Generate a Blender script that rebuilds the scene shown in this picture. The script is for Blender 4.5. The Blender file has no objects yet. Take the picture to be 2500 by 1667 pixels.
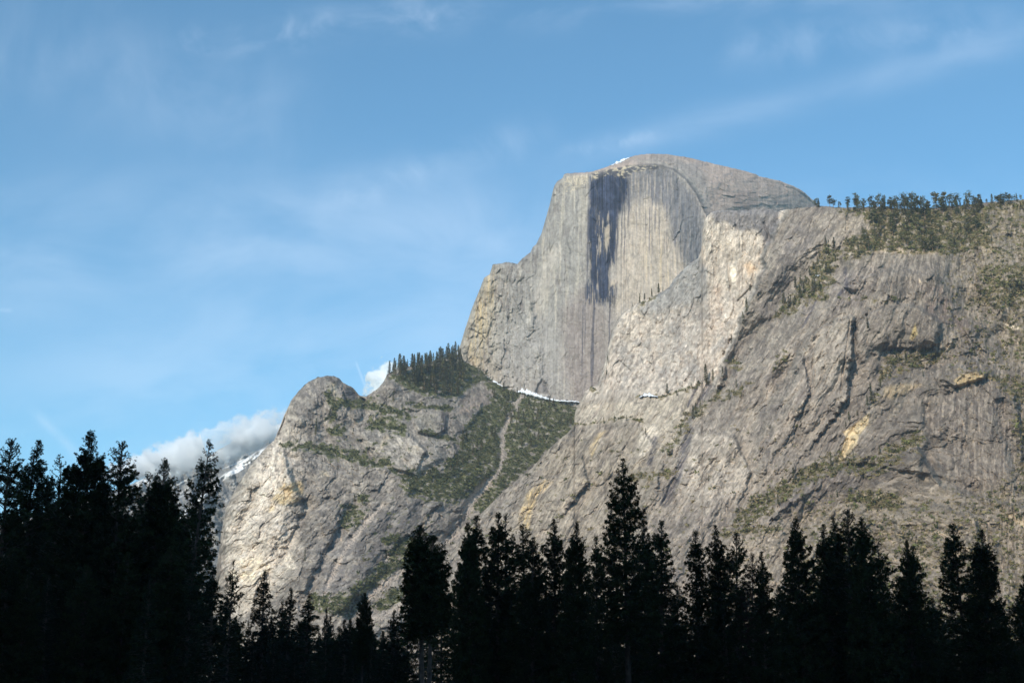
import bpy, math, time
import numpy as np
T0 = time.time()
R = math.radians
scene = bpy.context.scene
COL = scene.collection
rng = np.random.default_rng(7)

# ---------------------------------------------------------------- camera frame of reference
F = 2500 * 50 / 36.0
PITCH = math.atan((1750 - 833.5) / F)
CAM = np.array([0.0, 0.0, 1.7])
CP, SP = math.cos(PITCH), math.sin(PITCH)


def world(u, v, Y):
    """survey bearing (u, v) of the site as seen from the meadow + plan distance Y -> world point"""
    a = (u - 1250.0) / F
    b = (833.5 - v) / F
    dy = CP - b * SP
    dz = SP + b * CP
    return np.stack([CAM[0] + a / dy * Y, CAM[1] + Y + 0 * a, CAM[2] + dz / dy * Y], -1)


# ---------------------------------------------------------------- noise
def _hash(ix, iy, seed):
    h = (ix.astype(np.uint32) * np.uint32(374761393) + iy.astype(np.uint32) * np.uint32(668265263)
         + np.uint32((seed * 974634777 + 12345) & 0xffffffff))
    h = (h ^ (h >> np.uint32(13))) * np.uint32(1274126177)
    h = h ^ (h >> np.uint32(16))
    return h


def perlin(x, y, seed=0):
    x = np.asarray(x, np.float32); y = np.asarray(y, np.float32)
    fx0 = np.floor(x); fy0 = np.floor(y)
    ix = fx0.astype(np.int32); iy = fy0.astype(np.int32)
    fx = x - fx0; fy = y - fy0
    ux = fx * fx * fx * (fx * (fx * 6 - 15) + 10); uy = fy * fy * fy * (fy * (fy * 6 - 15) + 10)

    def g(dx, dy):
        h = _hash(ix + dx, iy + dy, seed)
        an = (h & np.uint32(1023)).astype(np.float32) * np.float32(2 * math.pi / 1024)
        return np.cos(an) * (fx - dx) + np.sin(an) * (fy - dy)
    a = g(0, 0); b = g(1, 0); c = g(0, 1); d = g(1, 1)
    return ((a + (b - a) * ux) * (1 - uy) + (c + (d - c) * ux) * uy) * 1.5


def fbm(x, y, seed=0, octv=4, gain=0.5, lac=2.03):
    s = 0; a = 1; n = 0
    for i in range(octv):
        s = s + a * perlin(x, y, seed + i * 17); n += a
        a *= gain; x = x * lac + 3.1; y = y * lac - 1.7
    return s / n


def ridged(x, y, seed=0, octv=3, gain=0.5):
    s = 0; a = 1; n = 0
    for i in range(octv):
        s = s + a * (1 - np.abs(perlin(x, y, seed + i * 31)) * 2.0); n += a
        a *= gain; x = x * 2.1 + 5.3; y = y * 2.1 + 1.9
    return s / n


def cells(x, y, seed=0):
    """fractured blocks: (facet height, per-block value, closeness to a joint)"""
    x = np.asarray(x, np.float32); y = np.asarray(y, np.float32)
    ix = np.floor(x).astype(np.int32); iy = np.floor(y).astype(np.int32)
    d1 = np.full(x.shape, 9., np.float32); d2 = d1.copy(); h = np.zeros_like(x); val = np.zeros_like(x)
    for i in (-1, 0, 1):
        for j in (-1, 0, 1):
            hs = _hash(ix + i, iy + j, seed)
            px = (hs & np.uint32(255)).astype(np.float32) / 255; py = ((hs >> np.uint32(8)) & np.uint32(255)).astype(np.float32) / 255
            gx = ((hs >> np.uint32(16)) & np.uint32(255)).astype(np.float32) / 127.5 - 1; gy = ((hs >> np.uint32(24)) & np.uint32(255)).astype(np.float32) / 127.5 - 1
            dx = x - (ix + i) - px; dy = y - (iy + j) - py; d = dx * dx + dy * dy
            m = d < d1
            d2 = np.where(m, d1, np.minimum(d2, d)); d1 = np.where(m, d, d1)
            h = np.where(m, dx * gx + dy * gy + .6 * (gx + gy) * .5, h); val = np.where(m, px * 2 - 1, val)
    return h, val, np.sqrt(d2) - np.sqrt(d1)


def sstep(a, b, x):
    t = np.clip((x - a) / (b - a), 0, 1)
    return t * t * (3 - 2 * t)


def seg_dist(u, v, pts, closed=False):
    d = np.full(u.shape, 1e9, np.float32)
    pts = list(pts) + ([pts[0]] if closed else [])
    for (x0, y0), (x1, y1) in zip(pts[:-1], pts[1:]):
        ex, ey = x1 - x0, y1 - y0
        L = ex * ex + ey * ey + 1e-9
        t = np.clip(((u - x0) * ex + (v - y0) * ey) / L, 0, 1)
        d = np.minimum(d, np.hypot(u - x0 - t * ex, v - y0 - t * ey))
    return d


def poly_sd(u, v, pts):
    """signed distance, positive inside"""
    d = seg_dist(u, v, pts, True)
    ins = np.zeros(u.shape, bool)
    n = len(pts)
    for i in range(n):
        x0, y0 = pts[i]; x1, y1 = pts[(i + 1) % n]
        if y0 == y1: continue
        c = ((y0 > v) != (y1 > v)) & (u < (x1 - x0) * (v - y0) / (y1 - y0) + x0)
        ins ^= c
    return np.where(ins, d, -d)


def local(fn, u, v, pts, m):
    """evaluate fn only in the bounding box of pts"""
    out = np.full(u.shape, -1e3, np.float32)
    xs = [p[0] for p in pts]; ys = [p[1] for p in pts]
    k = (u > min(xs) - m) & (u < max(xs) + m) & (v > min(ys) - m) & (v < max(ys) + m)
    if k.any(): out[k] = fn(u[k], v[k])
    return out


def area(u, v, pts, soft=8):
    sd = local(lambda a, b: poly_sd(a, b, pts), u, v, pts, soft * 2 + 4)
    return sstep(-soft, soft, sd)


def line(u, v, pts, w, soft=None):
    soft = soft or w * 0.6
    sd = local(lambda a, b: w * 0.5 - seg_dist(a, b, pts), u, v, pts, w + soft + 6)
    return sstep(-soft, soft * 0.4, sd)


def rbf(ctrl, u, v):
    """thin plate interpolation of plan distance through surveyed points"""
    c = np.array(ctrl, float); P = c[:, :2] / 500.0; n = len(P)
    def phi(r): return np.where(r > 1e-9, r * r * np.log(r + 1e-12), 0)
    A = np.zeros((n + 3, n + 3))
    A[:n, :n] = phi(np.linalg.norm(P[:, None] - P[None], axis=2)) + np.eye(n) * 0.02
    A[:n, n] = 1; A[:n, n + 1:] = P; A[n, :n] = 1; A[n + 1:, :n] = P.T
    w = np.linalg.solve(A, np.r_[c[:, 2], 0, 0, 0])
    uu = u / 500.0; vv = v / 500.0
    out = w[n] + w[n + 1] * uu + w[n + 2] * vv
    for i in range(n):
        r2 = (uu - P[i, 0]) ** 2 + (vv - P[i, 1]) ** 2
        out = out + w[i] * 0.5 * r2 * np.log(r2 + 1e-12)
    return out


# ---------------------------------------------------------------- materials
def newmat(name):
    m = bpy.data.materials.new(name); m.use_nodes = True
    nt = m.node_tree; b = nt.nodes["Principled BSDF"]
    b.inputs["Specular IOR Level"].default_value = 0.15
    return m, nt, b


def mat_rock(name, scale, bump=0.5):
    m, nt, b = newmat(name)
    at = nt.nodes.new("ShaderNodeAttribute"); at.attribute_name = "tint"
    tc = nt.nodes.new("ShaderNodeTexCoord")
    n1 = nt.nodes.new("ShaderNodeTexNoise"); n1.inputs["Scale"].default_value = scale; n1.inputs["Detail"].default_value = 5
    n1.inputs["Roughness"].default_value = 0.65
    nt.links.new(tc.outputs["Object"], n1.inputs["Vector"])
    mr = nt.nodes.new("ShaderNodeMapRange"); mr.inputs[1].default_value = 0.3; mr.inputs[2].default_value = 0.7
    mr.inputs[3].default_value = 0.84; mr.inputs[4].default_value = 1.16
    nt.links.new(n1.outputs["Fac"], mr.inputs[0])
    vm = nt.nodes.new("ShaderNodeVectorMath"); vm.operation = 'SCALE'
    nt.links.new(at.outputs["Color"], vm.inputs[0]); nt.links.new(mr.outputs[0], vm.inputs["Scale"])
    nt.links.new(vm.outputs[0], b.inputs["Base Color"])
    b.inputs["Roughness"].default_value = 0.92
    bp = nt.nodes.new("ShaderNodeBump"); bp.inputs["Strength"].default_value = bump; bp.inputs["Distance"].default_value = 1.5
    nt.links.new(n1.outputs["Fac"], bp.inputs["Height"]); nt.links.new(bp.outputs[0], b.inputs["Normal"])
    return m


def mat_plain(name, c, var=0.35, scale=0.5, rough=0.85, trans=0.0):
    m, nt, b = newmat(name)
    tc = nt.nodes.new("ShaderNodeTexCoord")
    n1 = nt.nodes.new("ShaderNodeTexNoise"); n1.inputs["Scale"].default_value = scale; n1.inputs["Detail"].default_value = 3
    nt.links.new(tc.outputs["Object"], n1.inputs["Vector"])
    oi = nt.nodes.new("ShaderNodeObjectInfo")
    mr = nt.nodes.new("ShaderNodeMapRange"); mr.inputs[1].default_value = 0.3; mr.inputs[2].default_value = 0.7
    mr.inputs[3].default_value = 1 - var; mr.inputs[4].default_value = 1 + var
    nt.links.new(n1.outputs["Fac"], mr.inputs[0])
    mo = nt.nodes.new("ShaderNodeMapRange"); mo.inputs[3].default_value = 1 - var * .6; mo.inputs[4].default_value = 1 + var * .6
    nt.links.new(oi.outputs["Random"], mo.inputs[0])
    mu = nt.nodes.new("ShaderNodeMath"); mu.operation = 'MULTIPLY'
    nt.links.new(mr.outputs[0], mu.inputs[0]); nt.links.new(mo.outputs[0], mu.inputs[1])
    vm = nt.nodes.new("ShaderNodeVectorMath"); vm.operation = 'SCALE'; vm.inputs[0].default_value = c
    nt.links.new(mu.outputs[0], vm.inputs["Scale"]); nt.links.new(vm.outputs[0], b.inputs["Base Color"])
    b.inputs["Roughness"].default_value = rough
    return m


# ---------------------------------------------------------------- mesh helpers
def mesh_from(name, V, quads=None, tris=None, mat=None, smooth=False, tint=None):
    me = bpy.data.meshes.new(name)
    fs = quads if quads is not None else tris
    k = fs.shape[1]; nf = len(fs)
    me.vertices.add(len(V)); me.vertices.foreach_set("co", np.asarray(V, np.float32).ravel())
    me.loops.add(nf * k); me.loops.foreach_set("vertex_index", fs.astype(np.int32).ravel())
    me.polygons.add(nf)
    me.polygons.foreach_set("loop_start", np.arange(nf, dtype=np.int32) * k)
    me.polygons.foreach_set("use_smooth", np.full(nf, smooth, bool))
    if tint is not None:
        a = me.attributes.new("tint", 'FLOAT_COLOR', 'POINT')
        a.data.foreach_set("color", np.c_[tint, np.ones(len(tint))].astype(np.float32).ravel())
    me.update(calc_edges=True)
    if mat: me.materials.append(mat)
    return me


def link(name, data, parent=None, loc=None, **props):
    o = bpy.data.objects.new(name, data); COL.objects.link(o)
    if parent: o.parent = parent
    if loc is not None: o.location = loc
    for k, v in props.items(): o[k] = v
    return o


def grid_quads(nr, nc):
    i = np.arange(nr * nc).reshape(nr, nc)
    return np.stack([i[:-1, :-1], i[:-1, 1:], i[1:, 1:], i[1:, :-1]], -1).reshape(-1, 4)


# ---------------------------------------------------------------- the massif builder
class Mass:
    def __init__(s, name, crest, u0, u1, du, vbase, vfine, depth, relief, tint, round_w, round_r, back, jag=1.2, mat=None, label="", seed=1, gain=1.0):
        cr = np.array(crest, float)
        us = np.arange(u0, u1 + du, du)
        vc = np.interp(us, cr[:, 0], cr[:, 1])
        vc = vc + jag * fbm(us / 9.0, us * 0 + .5, seed, 4) * 1.6 + jag * perlin(us / 2.5, us * 0 + .1, seed + 5) * 0.4
        nfine = int((vfine - vc.min()) / du) + 1
        t = np.linspace(0, 1, nfine)
        VV = vc[None, :] + (np.maximum(vfine, vc + 20)[None, :] - vc[None, :]) * t[:, None]
        nb = 14
        tb = np.linspace(0, 1, nb + 1)[1:]
        VB = VV[-1][None, :] + (np.maximum(vbase, VV[-1] + 5) - VV[-1])[None, :] * tb[:, None]
        V = np.concatenate([VV, VB], 0)
        U = np.broadcast_to(us[None, :], V.shape).copy()
        Y = depth(U, V)
        cp = [(x, y) for x, y in crest]
        d = seg_dist(U, V, cp)
        w = round_w(U) if callable(round_w) else round_w
        k = 1 - np.clip(d / w, 0, 1)
        Y = Y + round_r * (1 - np.sqrt(np.maximum(1 - k * k, 0)))
        fade = sstep(0, 10, V - vc[None, :])
        Y = Y + relief(U, V) * (0.35 + 0.65 * fade)
        P = world(U, V, Y)
        # far side of the crest
        nbk = 10
        c0 = P[0]
        rows = []
        for q in range(nbk, 0, -1):
            dy = back * (q / nbk) ; dz = -back * 1.0 * (q / nbk) ** 1.6
            r = c0.copy(); r[:, 1] += dy; r[:, 0] += c0[:, 0] / c0[:, 1] * dy; r[:, 2] += dz + 0.02 * back * fbm(us / 40, us * 0 + q, seed + 9, 3)
            rows.append(r)
        T = np.clip(tint(U, V) * np.array([1.09, 1.02, .925], np.float32) * np.array(gain, np.float32), .01, .9)
        s.U, s.V, s.P, s.Y, s.T = U, V, P, Y, T
        s.us, s.vc = us, vc
        full = np.concatenate([np.array(rows), P], 0)
        Tf = np.concatenate([np.repeat(T[:1], nbk, 0), T], 0)
        nr, nc = full.shape[:2]
        me = mesh_from(name, full.reshape(-1, 3), quads=grid_quads(nr, nc), mat=mat, smooth=True, tint=Tf.reshape(-1, 3))
        s.obj = link(name, me, kind="structure", label=label)
        print(name, nr * nc, round(time.time() - T0, 1))

    def at(s, u, v):
        """surface point at a bearing"""
        j = int(np.clip(round((u - s.us[0]) / (s.us[1] - s.us[0])), 0, len(s.us) - 1))
        i = int(np.argmin(np.abs(s.V[:, j] - v)))
        return s.P[i, j]


def mix(T, c, m):
    m = np.clip(m, 0, 1)[..., None]
    return T * (1 - m) + np.array(c, np.float32) * m


def base(U, c):
    return np.broadcast_to(np.array(c, np.float32), U.shape + (3,)).copy()


GREEN = (.045, .052, .022)
OCHRE = (.46, .37, .21)
CREAM = (.44, .39, .31)
PALE = (.52, .47, .40)

def joints(x, y, seed, wd=.03):
    """long thin cracks: 1 on the joint, 0 elsewhere"""
    return sstep(wd, wd * .25, np.abs(fbm(x, y, seed, 3)))


rock_m = mat_rock("granite", 0.12, .2)
rock_far_m = mat_rock("far_granite", 0.03)


def stand(V, p, dp):
    """a slab stands proudest at its upper rim and dies out downwards; a recess is deepest at its foot"""
    ys = [q[1] for q in p if q[1] < 1560]; a, b = min(ys), max(ys)
    k = np.clip((V - a) / (b - a), 0, 1)
    return np.clip(1.25 * (1 - k), 0, 1) if dp > 0 else np.clip(1.25 * k, 0, 1)




def terr(n, k, sharp=0.18):
    """exfoliation sheets: stepped version of a smooth field"""
    q = n * k; f = np.floor(q); r = q - f
    return (f + sstep(0.5 - sharp, 0.5 + sharp, r)) / k


# ================================================================ the great half dome
DOME_CREST = [(1060, 960), (1090, 900), (1112, 862), (1120, 848), (1124, 842), (1135, 804), (1154, 748), (1173, 702), (1182, 678), (1195, 670),
              (1203, 646), (1220, 643), (1241, 640), (1263, 645), (1275, 631), (1295, 616), (1301, 603), (1309, 597), (1322, 570),
              (1333, 531), (1343, 497), (1349, 468), (1354, 452), (1360, 444), (1374, 434), (1377, 426), (1384, 424), (1412, 422),
              (1443, 420), (1475, 410), (1494, 402), (1535, 385), (1552, 379), (1586, 376), (1628, 377), (1680, 385), (1731, 397),
              (1790, 411), (1845, 425), (1854, 431), (1901, 441), (1939, 455), (1965, 470), (1982, 487), (1999, 500), (2040, 540), (2100, 620), (2160, 720)]
ARCH = [(1000, 300), (1340, 300), (1378, 424), (1412, 428), (1445, 424), (1480, 414), (1540, 404), (1600, 404), (1640, 415), (1672, 440), (1700, 478),
        (1722, 525), (1732, 580), (1736, 700), (1740, 1400), (1000, 1400)]


def dome_depth(U, V):
    Y = 3700 - (U - 1130) * 0.62 - 0.10 * (V - 700)
    sd = poly_sd(U, V, ARCH)
    out = np.maximum(-sd, 0)
    Y = Y + 1.7 * out + 12 * sstep(0, 14, out) + 0.004 * out ** 2
    # rounded shoulder of the face to the west
    Y = Y + 60 * sstep(80, 0, sd) * sstep(1560, 1680, U)
    # left buttress stands proud of the main face
    Y = Y - 20 * sstep(-16, 16, 1272 + 0.20 * (V - 640) + 26 * fbm(U / 60, V / 45, 38, 4) - U)
    return Y


def dome_relief(U, V):
    w = 6 * fbm(U / 60, V / 60, 3, 3)
    face = sstep(-6, 6, poly_sd(U, V, ARCH))
    left = sstep(1330, 1230, U + w * 3)
    st = fbm((U + w) / 7, V / 110, 11, 4)
    n = fbm((U + w) / 70, V / 160, 21, 3)
    ch, cv, cj = cells((U + w * 2) / 26, (V + w * 2) / 75, 35)
    ch2, cv2, cj2 = cells((U + w) / 11, (V - w) / 20, 36)
    rf = 2.2 * st + 7 * terr(n, 5) + .9 * fbm(U / 5, V / 14, 33, 3) + 2.6 * ch + 1.0 * ch2
    # arches and flakes on the face
    a = fbm(U / 45 + w / 20, V / 55, 44, 3)
    rf = rf + 5 * terr(a, 6, .08)
    rl = 12 * ridged((U + V * .12) / 34, V / 90, 51, 3) + 6 * ch + 4 * ch2 + 2.5 * cells((U + w) / 6, V / 9, 37)[0] + 1.2 * fbm(U / 4, V / 6, 54, 2)
    # the dome top: exfoliating shells following the curve
    sd = np.maximum(-poly_sd(U, V, ARCH), 0)
    sh = sd / 18 + 1.3 * fbm(U / 80, V / 50, 61, 4)
    ro = 7 * terr(sh / 3, 3, .12) * 1.2 + 1.8 * fbm(U / 12 + V / 30, V / 7, 62, 3) + 4 * cells((U + 2 * V) / 34, (V - .3 * U) / 9, 64)[0]
    low = sstep(880, 960, V)
    rf = rf * (1 - left) + left * rl + low * 4 * fbm(U / 6, V / 8, 66, 4)
    # small cave arch at the foot
    cave = area(U, V, [(1308, 962), (1312, 940), (1324, 925), (1336, 938), (1342, 964)], 3)
    return rf * face + ro * (1 - face) + 9 * cave


def dome_tint(U, V):
    w = 9 * fbm(U / 50, V / 50, 71, 4); w2 = 7 * fbm(U / 22, V / 30, 72, 4)
    u = U + w2 * .7; v = V + w * 1.6
    T = base(U, (.27, .255, .235))
    drip = 26 * fbm(U / 2.6, V / 400, 93, 3) + 14 * fbm(U / 9, V / 400, 94, 2)
    face = area(U, V, ARCH, 4)
    st = fbm(U / 3.6 + w / 14, V / 140, 73, 4); st2 = fbm(U / 11 + w / 20, V / 200, 74, 3); mo = fbm(U / 35, V / 60, 75, 4)
    fine = fbm(U / 3, V / 5, 76, 3)
    # ---- dome top
    D = base(U, (.37, .315, .27)); D = mix(D, (.25, .235, .225), sstep(.05, .6, fbm(U / 60 + V / 40, V / 22, 77, 4)))
    D = mix(D, (.27, .26, .24), area(u, v, [(1520, 380), (1640, 372), (1720, 420), (1740, 520), (1600, 420)], 14) * .8)
    D = mix(D, (.42, .36, .29), sstep(.25, .6, fbm((U + 2.4 * V) / 50, (V - .35 * U) / 7, 78, 4)) * .7)
    D = mix(D, (.15, .14, .135), sstep(.3, .6, fbm((U + 2 * V) / 34, (V - .4 * U) / 4, 79, 4)) * .6)
    D = mix(D, (.27, .22, .19), area(u, v, [(1788, 490), (1792, 470), (1820, 464), (1845, 475), (1848, 505), (1800, 512)], 5) * .6)
    D = D * np.array((1.03, 1.0, 1.01), np.float32)
    # ---- face
    Fc = mix(T, (.35, .325, .28), sstep(-.15, .35, st2 + .6 * mo) * .7)
    warm = area(u, v + 1.6 * drip, [(1500, 560), (1525, 505), (1560, 480), (1600, 470), (1625, 480), (1650, 560), (1690, 640), (1690, 700), (1640, 740), (1560, 760),
                       (1500, 770), (1505, 680)], 26)
    Fc = mix(Fc, (.42, .37, .31), warm * (.75 + .8 * st))
    Fc = mix(Fc, (.46, .38, .24), area(u, v, [(1570, 600), (1600, 560), (1640, 600), (1640, 700), (1590, 720)], 22) * sstep(0, .4, st) * .6)
    gtop = area(u, v - 1.4 * drip, [(1500, 400), (1600, 402), (1660, 430), (1712, 500), (1720, 630), (1680, 655), (1640, 570), (1622, 500), (1560, 480), (1500, 540)], 12)
    Fc = mix(Fc, (.155, .155, .165), gtop * (.9 + .9 * st))
    ribs = area(u, v, [(1530, 430), (1640, 440), (1680, 640), (1520, 600)], 18)
    Fc = mix(Fc, (.40, .35, .29), ribs * sstep(.12, .35, fbm(U / 3.2, V / 170, 80, 3)) * .7)
    Fc = mix(Fc, (.13, .125, .14), ribs * sstep(.12, .35, fbm(U / 3.0, V / 150, 81, 3)) * .7)
    # left grey wall and ochre buttress
    lw = sstep(1440, 1400, u)
    Fc = mix(Fc, (.265, .26, .245), lw * .7)
    Fc = mix(Fc, (.40, .375, .32), lw * sstep(.1, .5, st2 + .5 * st) * .75)
    Fc = mix(Fc, (.19, .178, .168), lw * sstep(.15, .5, fbm(U / 14, V / 60, 82, 4)) * .8)
    lb = sstep(1240, 1200, u)
    Fc = mix(Fc, (.36, .325, .26), lb * .5)
    Fc = mix(Fc, OCHRE, area(u, v, [(1140, 850), (1150, 770), (1180, 690), (1200, 650), (1212, 690), (1196, 800), (1180, 900), (1150, 880)], 10) * sstep(-.3, .3, st) * .75)
    Fc = mix(Fc, (.17, .15, .14), sstep(1300, 1250, u) * sstep(.12, .45, fbm(U / 9, V / 40, 83, 4)) * .75)
    Fc = mix(Fc, (.17, .155, .14), area(u, v, [(1205, 650), (1290, 625), (1290, 720), (1230, 760), (1205, 720)], 14) * sstep(-.2, .3, fbm(U / 9, V / 12, 84, 4)) * .7)
    Fc = mix(Fc, (.42, .39, .34), area(u, v, [(1305, 765), (1320, 640), (1345, 600), (1370, 610), (1345, 700), (1325, 780)], 14) * .55)
    Fc = mix(Fc, (.44, .39, .30), area(u, v, [(1380, 428), (1436, 426), (1438, 446), (1410, 462), (1376, 470)], 5) * sstep(-.2, .2, fine + mo) * .8)
    # purple grey lower right, pale lower left
    Fc = mix(Fc, (.235, .205, .19), area(u, v, [(1370, 760), (1420, 700), (1490, 760), (1480, 960), (1400, 980), (1370, 900)], 24) * .8)
    Fc = mix(Fc, (.31, .30, .285), area(u, v, [(1220, 800), (1330, 780), (1370, 850), (1370, 970), (1240, 950)], 30) * .6)
    Fc = mix(Fc, (.43, .41, .38), sstep(780, 900, V) * sstep(.25, .55, fbm(U / 6 + w / 6, V / 18, 85, 4)) * .6)
    Fc = mix(Fc, (.17, .16, .155), area(U, V, [(1308, 960), (1314, 938), (1326, 926), (1336, 938), (1342, 962)], 3) * .8)
    # ---- the black water streak
    edge = .55 * st + .25 * fine; drip = 26 * fbm(U / 2.6, V / 400, 93, 3) + 14 * fbm(U / 9, V / 400, 94, 2)
    blk = area(u + 3, V + drip, [(1443, 432), (1470, 424), (1515, 415), (1532, 430), (1534, 470), (1512, 520), (1500, 540), (1500, 600), (1494, 645), (1486, 700),
                       (1484, 736), (1466, 730), (1450, 700), (1440, 640), (1436, 570), (1440, 500)], 6)
    blk = np.maximum(blk, .9 * area(U + w2, V + .8 * drip, [(1428, 700), (1440, 684), (1460, 700), (1475, 684), (1504, 684), (1506, 720), (1500, 745), (1460, 742), (1430, 738)], 7))
    warmin = .9 * area(U + w2 * .3, V + 8 * st, [(1476, 562), (1486, 546), (1488, 552), (1487, 630), (1478, 636)], 2.5)
    warmin = np.maximum(warmin, sstep(.12, .24, fbm(U / 3.4, V / 80, 87, 3)) * sstep(500, 540, V) * .8)
    warmin = np.maximum(warmin, sstep(.22, .4, fbm(U / 5, V / 30, 88, 3)) * .7)
    warmin = np.maximum(warmin, area(U, V, [(1493, 640), (1500, 610), (1512, 640), (1506, 690), (1490, 700)], 4))
    core = area(U + 2 + w2 * .5, V + drip, [(1445, 440), (1475, 430), (1520, 424), (1532, 440), (1534, 470), (1512, 520), (1480, 530), (1450, 500)], 6)
    core = np.maximum(core, area(U + w2 * .4, V + drip, [(1490, 505), (1508, 505), (1504, 560), (1502, 645), (1493, 640)], 3))
    core = np.maximum(core, area(U + w2 * .6, V + drip, [(1440, 510), (1456, 505), (1454, 600), (1458, 690), (1450, 720), (1444, 640)], 3))
    core = np.maximum(core, .95 * area(U + w2 * .8, V + drip, [(1462, 620), (1492, 612), (1486, 680), (1482, 735), (1462, 730)], 5))
    warmin = warmin * (1 - .6 * core); blk = np.maximum(blk * .92, core)
    Fc = mix(Fc, (.40, .345, .27), blk * warmin)
    dark = np.clip(blk * (1 - warmin) * (1.0 + 1.3 * edge + .6 * core), 0, .97)[..., None]
    tone = np.clip(1 + 1.5 * fbm(U / 2.4, V / 180, 97, 3) + .8 * fbm(U / 14, V / 30, 98, 3), .35, 2.2)[..., None]
    Fc = Fc * (1 - dark) + np.array((.025, .033, .060), np.float32) * tone * dark
    tr = 0
    for (x, a, b, wd) in ((1424, 735, 930, 1.6), (1430, 700, 860, 1.4), (1450, 720, 960, 4.0), (1445, 800, 950, 2.0), (1489, 730, 930, 2.2), (1437, 500, 700, 3), (1520, 470, 620, 2), (1527, 470, 660, 1.6), (1508, 500, 660, 3), (1536, 440, 560, 2.5)):
        tr = np.maximum(tr, sstep(wd, wd * .3, np.abs(U + 2.5 * fbm(V / 60, U * 0 + x, 89, 2) - x - (V - a) * -.02)) * sstep(a - 10, a + 20, V) * sstep(b + 20, b - 60, V))
    Fc = mix(Fc, (.07, .07, .09), tr * .8)
    # brow of overhanging blocks under the summit
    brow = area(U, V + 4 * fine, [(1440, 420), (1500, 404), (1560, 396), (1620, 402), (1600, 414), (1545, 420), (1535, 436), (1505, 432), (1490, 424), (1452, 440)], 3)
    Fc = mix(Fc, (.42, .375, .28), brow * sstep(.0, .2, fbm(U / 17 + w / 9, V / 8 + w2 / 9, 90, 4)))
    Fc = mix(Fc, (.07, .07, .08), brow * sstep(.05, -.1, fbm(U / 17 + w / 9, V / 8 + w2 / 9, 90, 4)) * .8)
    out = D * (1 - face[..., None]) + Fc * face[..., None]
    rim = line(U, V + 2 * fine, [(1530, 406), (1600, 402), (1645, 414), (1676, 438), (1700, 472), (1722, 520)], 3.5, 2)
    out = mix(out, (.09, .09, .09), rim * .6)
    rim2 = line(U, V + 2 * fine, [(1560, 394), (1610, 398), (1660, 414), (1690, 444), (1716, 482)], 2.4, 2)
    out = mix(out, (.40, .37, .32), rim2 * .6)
    cv = cells((U + w) / 13, (V + w) / 34, 91)[1]; cv2 = cells((U + w2) / 5, V / 9, 92)[1]
    dk = joints((U + 1.2 * w) / 42, V / 300, 95, .03) * sstep(-.1, .25, mo) * .5
    out = out * (1 + .20 * fine + .18 * st + .07 * cv + .13 * cv2 + .16 * fbm(U / 3, V / 150, 96, 2))[..., None]
    return mix(out, (.10, .10, .10), dk)


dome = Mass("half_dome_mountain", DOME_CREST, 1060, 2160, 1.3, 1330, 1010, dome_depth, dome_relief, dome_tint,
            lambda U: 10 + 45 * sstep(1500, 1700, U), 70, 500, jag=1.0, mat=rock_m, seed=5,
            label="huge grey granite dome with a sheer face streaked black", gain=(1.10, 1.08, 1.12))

# ================================================================ the right massif with the pale wall
MASSIF_CREST = [(960, 1560), (1050, 1430), (1110, 1340), (1165, 1262), (1231, 1197), (1300, 1140), (1345, 1090), (1390, 1052), (1400, 1040), (1404, 1005), (1416, 982), (1429, 954), (1444, 944), (1458, 938), (1466, 918), (1475, 893), (1484, 850),
                (1497, 799), (1508, 780), (1522, 765), (1552, 742), (1582, 730), (1603, 719), (1633, 702), (1646, 680), (1662, 664), (1680, 646),
                (1705, 629), (1712, 610), (1716, 560), (1722, 534), (1735, 518), (1760, 512), (1823, 514), (1860, 508), (1900, 514), (1950, 508),
                (1999, 502), (2039, 506), (2093, 507), (2140, 505), (2200, 510), (2271, 509), (2343, 502), (2414, 494), (2500, 487), (2700, 470), (2900, 470)]
EDGE = [(2950, 300), (1960, 300), (1930, 505), (1901, 544), (1884, 578), (1869, 616), (1865, 659), (1841, 710), (1816, 765), (1803, 799), (1790, 829), (1769, 880),
        (1748, 935), (1700, 1010), (1640, 1090), (1560, 1240), (1400, 1800), (2950, 1800)]
D4 = [(1716, 530, 2860), (1900, 530, 2800), (1720, 800, 2800), (1860, 700, 2780), (1480, 900, 2860), (1600, 950, 2740), (1750, 950, 2640),
      (1420, 980, 2840), (1400, 1100, 2620), (1300, 1150, 2600), (1500, 1200, 2380), (1600, 1100, 2440), (1200, 1300, 2400), (1100, 1400, 2300),
      (1400, 1450, 2050), (1700, 1450, 1920), (1100, 1600, 2150), (2200, 700, 2700)]
D5 = [(2030, 500, 2660), (2300, 505, 2600), (2500, 480, 2560), (2800, 470, 2520), (1900, 560, 2660), (2060, 640, 2480), (2340, 640, 2430), (2500, 700, 2390),
      (1860, 700, 2610), (1790, 850, 2550), (2000, 850, 2370), (2250, 850, 2300), (2500, 850, 2270), (1700, 1000, 2470), (2000, 1100, 2190),
      (2300, 1100, 2120), (2500, 1100, 2090), (1650, 1200, 2230), (2000, 1300, 2010), (2300, 1300, 1950), (2700, 1300, 1880), (1500, 1500, 1930),
      (2000, 1500, 1780), (2700, 1500, 1680), (1000, 1500, 2200), (1200, 1300, 2400), (2000, 1760, 1600), (2700, 1760, 1560), (1200, 1760, 1900)]


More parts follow.
